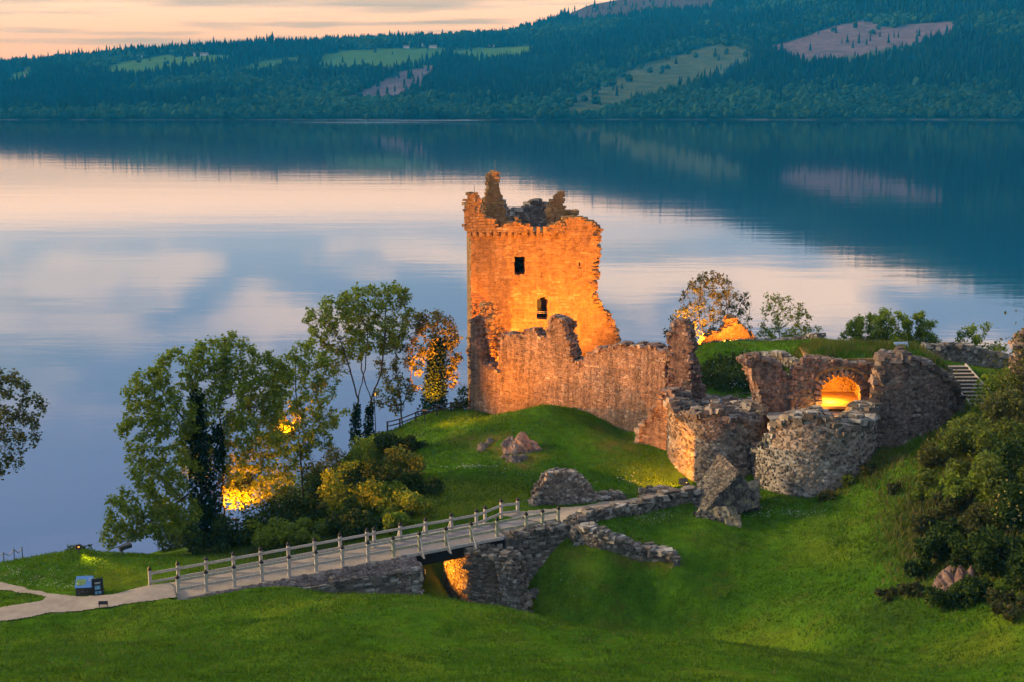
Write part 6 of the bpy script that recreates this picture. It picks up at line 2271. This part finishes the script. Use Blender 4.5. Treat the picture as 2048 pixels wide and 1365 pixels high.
SCRUB = 'bushes on the bank between the trees and the bridge'
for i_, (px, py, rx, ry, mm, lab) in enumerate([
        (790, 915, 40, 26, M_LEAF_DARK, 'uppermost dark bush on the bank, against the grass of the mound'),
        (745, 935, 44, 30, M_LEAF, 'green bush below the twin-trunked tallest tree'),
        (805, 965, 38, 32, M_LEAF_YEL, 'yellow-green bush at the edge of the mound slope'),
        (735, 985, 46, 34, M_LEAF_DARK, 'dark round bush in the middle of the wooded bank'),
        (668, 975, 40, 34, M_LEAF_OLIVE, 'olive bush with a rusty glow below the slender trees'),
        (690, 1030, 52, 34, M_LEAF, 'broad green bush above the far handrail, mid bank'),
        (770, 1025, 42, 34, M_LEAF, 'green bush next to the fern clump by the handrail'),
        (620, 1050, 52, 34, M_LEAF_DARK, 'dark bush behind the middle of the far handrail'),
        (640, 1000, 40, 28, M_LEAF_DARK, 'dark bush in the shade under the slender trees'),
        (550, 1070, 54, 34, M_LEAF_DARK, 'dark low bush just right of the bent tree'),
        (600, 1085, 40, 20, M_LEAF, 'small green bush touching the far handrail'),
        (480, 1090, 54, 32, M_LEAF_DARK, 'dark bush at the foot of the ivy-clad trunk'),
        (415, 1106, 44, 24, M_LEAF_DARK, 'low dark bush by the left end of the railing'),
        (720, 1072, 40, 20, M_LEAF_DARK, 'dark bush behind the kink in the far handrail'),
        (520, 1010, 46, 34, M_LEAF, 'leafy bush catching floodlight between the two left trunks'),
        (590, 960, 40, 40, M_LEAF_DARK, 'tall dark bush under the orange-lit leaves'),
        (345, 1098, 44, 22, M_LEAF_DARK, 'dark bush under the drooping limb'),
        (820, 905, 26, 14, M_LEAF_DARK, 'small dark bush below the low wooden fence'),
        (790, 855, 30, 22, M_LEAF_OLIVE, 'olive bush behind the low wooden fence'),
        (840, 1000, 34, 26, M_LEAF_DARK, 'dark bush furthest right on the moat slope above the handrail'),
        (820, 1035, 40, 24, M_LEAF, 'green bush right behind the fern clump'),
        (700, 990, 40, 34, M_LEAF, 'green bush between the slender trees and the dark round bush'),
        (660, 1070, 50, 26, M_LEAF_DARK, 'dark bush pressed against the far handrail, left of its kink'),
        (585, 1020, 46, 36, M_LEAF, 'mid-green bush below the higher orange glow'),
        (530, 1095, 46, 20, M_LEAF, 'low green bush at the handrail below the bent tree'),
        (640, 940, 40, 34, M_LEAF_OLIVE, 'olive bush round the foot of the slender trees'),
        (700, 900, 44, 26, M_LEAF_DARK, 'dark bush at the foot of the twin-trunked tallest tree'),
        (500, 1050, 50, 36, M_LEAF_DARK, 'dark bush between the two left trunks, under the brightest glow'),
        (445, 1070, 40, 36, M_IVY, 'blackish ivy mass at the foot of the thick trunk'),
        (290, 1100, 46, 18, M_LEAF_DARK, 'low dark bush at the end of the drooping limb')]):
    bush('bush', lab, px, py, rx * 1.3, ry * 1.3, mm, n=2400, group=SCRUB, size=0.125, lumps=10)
bush('fern', 'bright upright fern clump by the far handrail near the middle of the bridge', 795, 1062, 40, 18, M_LEAF, n=900, size=0.16, cat='fern', stems=16)
bush('shrub', 'small open shrub on the crest of the hillock', 165, 1103, 34, 13, M_LEAF_DARK, n=460, size=0.12, d=95.5, cat='shrub')
# orange glowing leaf masses beside the left trunks
bush('bush', 'leaf mass glowing brightest orange right of the ivy-clad trunk', 482, 965, 32, 34, M_LEAF_OLIVE, n=1300, d=104.8, size=0.14)
bush('bush', 'leaf mass glowing orange higher up between the bent tree and the slender trees', 562, 845, 34, 36, M_LEAF_OLIVE, n=1200, d=113.8, size=0.14)
# right-hand bank
RB = 'bushes on the right-hand bank'
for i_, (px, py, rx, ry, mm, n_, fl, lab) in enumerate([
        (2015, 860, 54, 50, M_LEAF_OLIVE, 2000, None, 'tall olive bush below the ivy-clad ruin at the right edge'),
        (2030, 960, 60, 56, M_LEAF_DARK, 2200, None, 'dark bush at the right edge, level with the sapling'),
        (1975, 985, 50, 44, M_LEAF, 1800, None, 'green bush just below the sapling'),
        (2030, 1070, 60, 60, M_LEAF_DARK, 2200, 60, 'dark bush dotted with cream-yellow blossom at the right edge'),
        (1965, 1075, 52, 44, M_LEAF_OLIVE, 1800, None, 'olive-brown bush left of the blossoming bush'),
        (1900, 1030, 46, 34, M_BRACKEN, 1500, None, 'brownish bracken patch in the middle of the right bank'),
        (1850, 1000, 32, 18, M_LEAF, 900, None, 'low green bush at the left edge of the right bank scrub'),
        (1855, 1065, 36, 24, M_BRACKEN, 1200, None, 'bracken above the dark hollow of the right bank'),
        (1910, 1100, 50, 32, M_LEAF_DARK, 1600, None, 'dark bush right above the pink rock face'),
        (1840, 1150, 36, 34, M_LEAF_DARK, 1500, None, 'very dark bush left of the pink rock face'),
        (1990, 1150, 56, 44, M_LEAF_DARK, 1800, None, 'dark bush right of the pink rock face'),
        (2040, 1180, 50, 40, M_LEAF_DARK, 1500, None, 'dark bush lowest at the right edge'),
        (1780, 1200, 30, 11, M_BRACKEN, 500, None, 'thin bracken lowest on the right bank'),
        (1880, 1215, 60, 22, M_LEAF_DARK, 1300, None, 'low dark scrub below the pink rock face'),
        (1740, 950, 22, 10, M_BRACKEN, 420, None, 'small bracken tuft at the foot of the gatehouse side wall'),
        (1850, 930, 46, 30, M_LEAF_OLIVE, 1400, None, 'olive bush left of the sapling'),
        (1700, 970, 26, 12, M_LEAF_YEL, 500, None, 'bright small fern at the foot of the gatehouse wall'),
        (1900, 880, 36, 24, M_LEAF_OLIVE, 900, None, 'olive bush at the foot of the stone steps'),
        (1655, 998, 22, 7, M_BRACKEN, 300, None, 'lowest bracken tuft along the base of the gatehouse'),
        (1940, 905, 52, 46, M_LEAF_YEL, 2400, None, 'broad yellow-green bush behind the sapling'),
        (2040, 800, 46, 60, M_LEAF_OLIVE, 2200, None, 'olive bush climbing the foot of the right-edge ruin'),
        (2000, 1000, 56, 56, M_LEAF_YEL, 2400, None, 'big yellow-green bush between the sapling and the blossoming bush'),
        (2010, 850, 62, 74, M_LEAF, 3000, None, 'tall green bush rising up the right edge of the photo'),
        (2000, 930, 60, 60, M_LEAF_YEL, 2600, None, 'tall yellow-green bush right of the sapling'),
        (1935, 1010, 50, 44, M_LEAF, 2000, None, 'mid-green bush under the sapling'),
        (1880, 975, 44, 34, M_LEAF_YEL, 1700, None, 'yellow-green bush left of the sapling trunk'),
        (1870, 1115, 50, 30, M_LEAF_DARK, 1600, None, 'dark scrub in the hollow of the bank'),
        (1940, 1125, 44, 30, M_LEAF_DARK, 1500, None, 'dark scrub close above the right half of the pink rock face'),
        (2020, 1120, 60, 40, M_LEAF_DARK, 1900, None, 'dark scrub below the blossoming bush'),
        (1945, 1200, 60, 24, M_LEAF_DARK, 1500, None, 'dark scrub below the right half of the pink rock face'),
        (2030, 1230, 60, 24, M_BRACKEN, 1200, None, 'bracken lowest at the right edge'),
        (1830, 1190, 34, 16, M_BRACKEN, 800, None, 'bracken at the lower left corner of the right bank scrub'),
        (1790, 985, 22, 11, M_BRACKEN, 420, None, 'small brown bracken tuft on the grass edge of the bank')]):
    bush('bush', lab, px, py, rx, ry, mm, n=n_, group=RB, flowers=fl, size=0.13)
b = MB()
c = at(2070, 760, 99)
q = rng.normal(0, 1, (2600, 3)) * np.array([1.5, .5, 1.9])
leaves(b, c + q + np.array([0, -.4, 0]), 0.13)
tag(b.build('ivy_growth', M_LEAF_OLIVE, origin=c), 'mass of ivy hanging on the ruin at the right edge of the photo', 'ivy')


# ------------------------------------------------------------------ grass blades and wild flowers
def blades(mb, X, Y, Z, h, w, m=0, lean=0.5):
    n = len(X)
    a = rng.uniform(0, 2 * np.pi, n)
    d = np.stack([np.cos(a), np.sin(a), 0 * a], 1)
    hh = h * rng.uniform(0.5, 1.5, n)
    ww = w * rng.uniform(0.6, 1.4, n)
    B = np.stack([X, Y, Z], 1)
    la = rng.uniform(0, 2 * np.pi, n)
    T = B + np.stack([np.cos(la) * hh * lean, np.sin(la) * hh * lean, hh], 1)
    P = np.stack([B - d * ww[:, None], B + d * ww[:, None], T], 1).reshape(-1, 3)
    mb.add(P, tris=np.arange(n * 3).reshape(-1, 3), m=m)


def scatter(n, x0, x1, y0, y1, dens=None):
    X, Y = rng.uniform(x0, x1, n), rng.uniform(y0, y1, n)
    k_ = ~path_mask(X, Y)
    s = (X - BR_A[0]) * BR_D[0] + (Y - BR_A[1]) * BR_D[1]
    nn = (X - BR_A[0]) * BR_N[0] + (Y - BR_A[1]) * BR_N[1]
    k_ &= ~((s > -1.5) & (s < BR_L + 1.5) & (nn > -1.3) & (nn < BR_W + 1.0))
    if dens is not None:
        k_ &= rng.uniform(0, 1, n) < dens(X, Y)
    X, Y = X[k_], Y[k_]
    Z = ground(X, Y)
    px, py, _ = to_px(np.stack([X, Y, Z], 1))
    v = (px > -90) & (px < 2140) & (py < 1420)
    return X[v], Y[v], Z[v], px[v], py[v]


mb = MB()
X, Y, Z, px, py = scatter(300000, -36, 38, 46, 100, lambda x, y: 0.25 + 1.1 * np.clip(fbm(x, y, 0.35, 3, 4) * 3.0 - 1.0, 0, 1))
blades(mb, X, Y, Z - 0.02, 0.13, 0.030, 0)
X, Y, Z, px, py = scatter(120000, -14, 40, 95, 132, lambda x, y: 0.3 + np.clip(fbm(x, y, 0.4, 9, 3) * 2 - .6, 0, 1))
k_ = blob(px, py, DRY) < rng.uniform(0.15, 1.1, len(px))
X, Y, Z = X[k_], Y[k_], Z[k_]
blades(mb, X, Y, Z - 0.02, 0.16, 0.04, 0)
X, Y, Z, px, py = scatter(90000, -36, 38, 48, 92, lambda x, y: (fbm(x, y, 0.8, 13, 3) > .60) * 0.8)
blades(mb, X, Y, Z - 0.02, 0.22, 0.035, 0, 0.6)
X, Y, Z, px, py = scatter(60000, -36, 38, 48, 100, lambda x, y: (fbm(x, y, 0.5, 23, 4) > .63) * 0.8)
blades(mb, X, Y, Z - 0.02, 0.13, 0.03, 1, 0.6)
# long rough grass on the gatehouse roof and on the scrubby bank
ii = rng.integers(0, len(CAPV), 6000)
c = CAPV[ii] + rng.normal(0, .12, (6000, 3)) * np.array([1, 1, 0])
blades(mb, c[:, 0], c[:, 1], c[:, 2] - .03, 0.42, 0.03, 0, 0.35)
ii = rng.integers(0, len(CAPV), 9000)
c = CAPV[ii] + rng.normal(0, .12, (9000, 3)) * np.array([1, 1, 0])
k_ = fbm(c[:, 0], c[:, 1], 0.7, 5, 2) > .46
c = c[k_]
blades(mb, c[:, 0], c[:, 1], c[:, 2] - .03, 0.5, 0.025, 1, 0.35)
X, Y, Z, px, py = scatter(60000, 16, 44, 70, 112)
k_ = blob(px, py, [(1900, 1050, 150, 150, 1), (1990, 950, 150, 210, 1), (1740, 930, 80, 50, 1), (1660, 985, 50, 20, .8)]) > rng.uniform(0, 1, len(px))
blades(mb, X[k_], Y[k_], Z[k_], 0.38, 0.04, 1, 0.5)
k_ = ~k_ & (px > 1650) & (rng.uniform(0, 1, len(px)) < .3)
blades(mb, X[k_], Y[k_], Z[k_], 0.22, 0.04, 0, 0.5)
tag(mb.build('grass', [M_BLADE, M_BLADE_DRY]), 'meadow grass blades over the lawns, mounds and moat', 'grass', kind='stuff')

mb = MB()
FL = [(1478, 745, 56, 26, 1.0, 0.075), (1500, 765, 40, 18, .8, 0.075), (80, 1150, 70, 16, .6, .03), (120, 1172, 70, 12, .7, .03), (30, 1150, 40, 10, .5, .03), (950, 935, 60, 3.0, 1.0, .045), (1060, 952, 50, 5, .6, .04),
      (830, 880, 28, 8, .6, .05), (1240, 955, 40, 20, .35, .05), (1330, 1030, 70, 8, .6, .04), (1560, 1030, 80, 10, .6, .04), (1110, 1160, 30, 50, .25, .04), (1290, 1040, 60, 8, .5, .04), (1180, 965, 60, 6, .5, .04), (40, 1205, 40, 8, .4, .03)]
X, Y, Z, px, py = scatter(420000, -36, 30, 80, 124)
for (bx, by, rx, ry, a_, sz) in FL:
    q = np.exp(-((px - bx) / rx) ** 2 * 1.2 - ((py - by) / ry) ** 2 * 1.2) * a_ * (0.25 + 0.75 * (fbm(X, Y, 0.7, 31, 3) > .52))
    k_ = rng.uniform(0, 1, len(px)) < q * (0.30 if sz < .07 else 0.16)
    c = np.stack([X[k_], Y[k_], Z[k_] + (.10 if sz < .07 else .3)], 1)
    leaves(mb, c, sz * 0.9, up=2.0, aspect=0.95)
tag(mb.build('wild_flowers', M_PETAL), 'scattered white daisies in the grass', 'wild flowers', kind='stuff')
mb = MB()
k_ = blob(px, py, [(1480, 750, 75, 34, 1)]) > rng.uniform(0, 1.6, len(px))
X2, Y2, Z2 = X[k_][:2600], Y[k_][:2600], Z[k_][:2600]
q = np.stack([X2, Y2, Z2 + rng.uniform(0, .35, len(X2))], 1)
tufts(mb, q, 5, 0.25, 0.11)
tag(mb.build('ground_cover', M_LEAF_DARK), 'dark leafy ground cover on the bank with white daisies behind the round tower', 'ground cover', kind='stuff')


# ------------------------------------------------------------------ far houses
def hill_hit(px, py):
    d = np.arange(1900, 3800, 4.0)
    P = np.array([0, 0, CAM_H])[None] + ray(px, py)[None] * d[:, None]
    b_ = P[:, 2] < hill_h(P[:, 0], P[:, 1])
    return P[int(np.argmax(b_))]


M_HWALL = simple_mat('house_render', (0.55, 0.52, 0.47), 0.1, 0.3)
M_HROOF = simple_mat('house_slate', (0.12, 0.12, 0.13), 0.2, 0.3)
for px, py, w, h, lab in ((283, 116, 16, 5, 'small white cottage at the left end of the highest left field'), (402, 112, 30, 4.5, 'long low farm building above the left fields across the loch'),
                          (55, 158, 10, 6, 'white lochside house low among the trees at far left'), (45, 143, 14, 4, 'cottage in the small field at far left'),
                          (813, 97, 12, 5, 'leftmost house of the hamlet above the middle field'), (846, 94, 9, 6, 'white house with steep roof, second in the hamlet across the loch'),
                          (866, 97, 16, 5, 'wide house, third in the hamlet across the loch'), (922, 92, 9, 6, 'lone white house right of the hamlet across the loch'),
                          (985, 95, 18, 4, 'long barn furthest right of the houses across the loch')):
    g = hill_hit(px, py)
    o = thing('house', g, lab, 'house', 'houses on the far hillside')
    z0 = -1.0
    b = MB()
    b.box(g + (0, 0, h / 2 + z0), (w / 2, 3.2, h / 2))
    b.build('wall', M_HWALL, o, origin=g)
    b = MB()
    e = 0.5
    V = np.array([(-w / 2 - e, -3.7, h), (w / 2 + e, -3.7, h), (w / 2 + e, 3.7, h), (-w / 2 - e, 3.7, h), (-w / 2 - e, 0, h + 3), (w / 2 + e, 0, h + 3)]) + g + (0, 0, z0 + .01)
    b.add(V, [(0, 3, 2, 1), (0, 1, 5, 4), (2, 3, 4, 5)], [(0, 4, 3), (1, 2, 5)])
    b.build('roof', M_HROOF, o, origin=g)
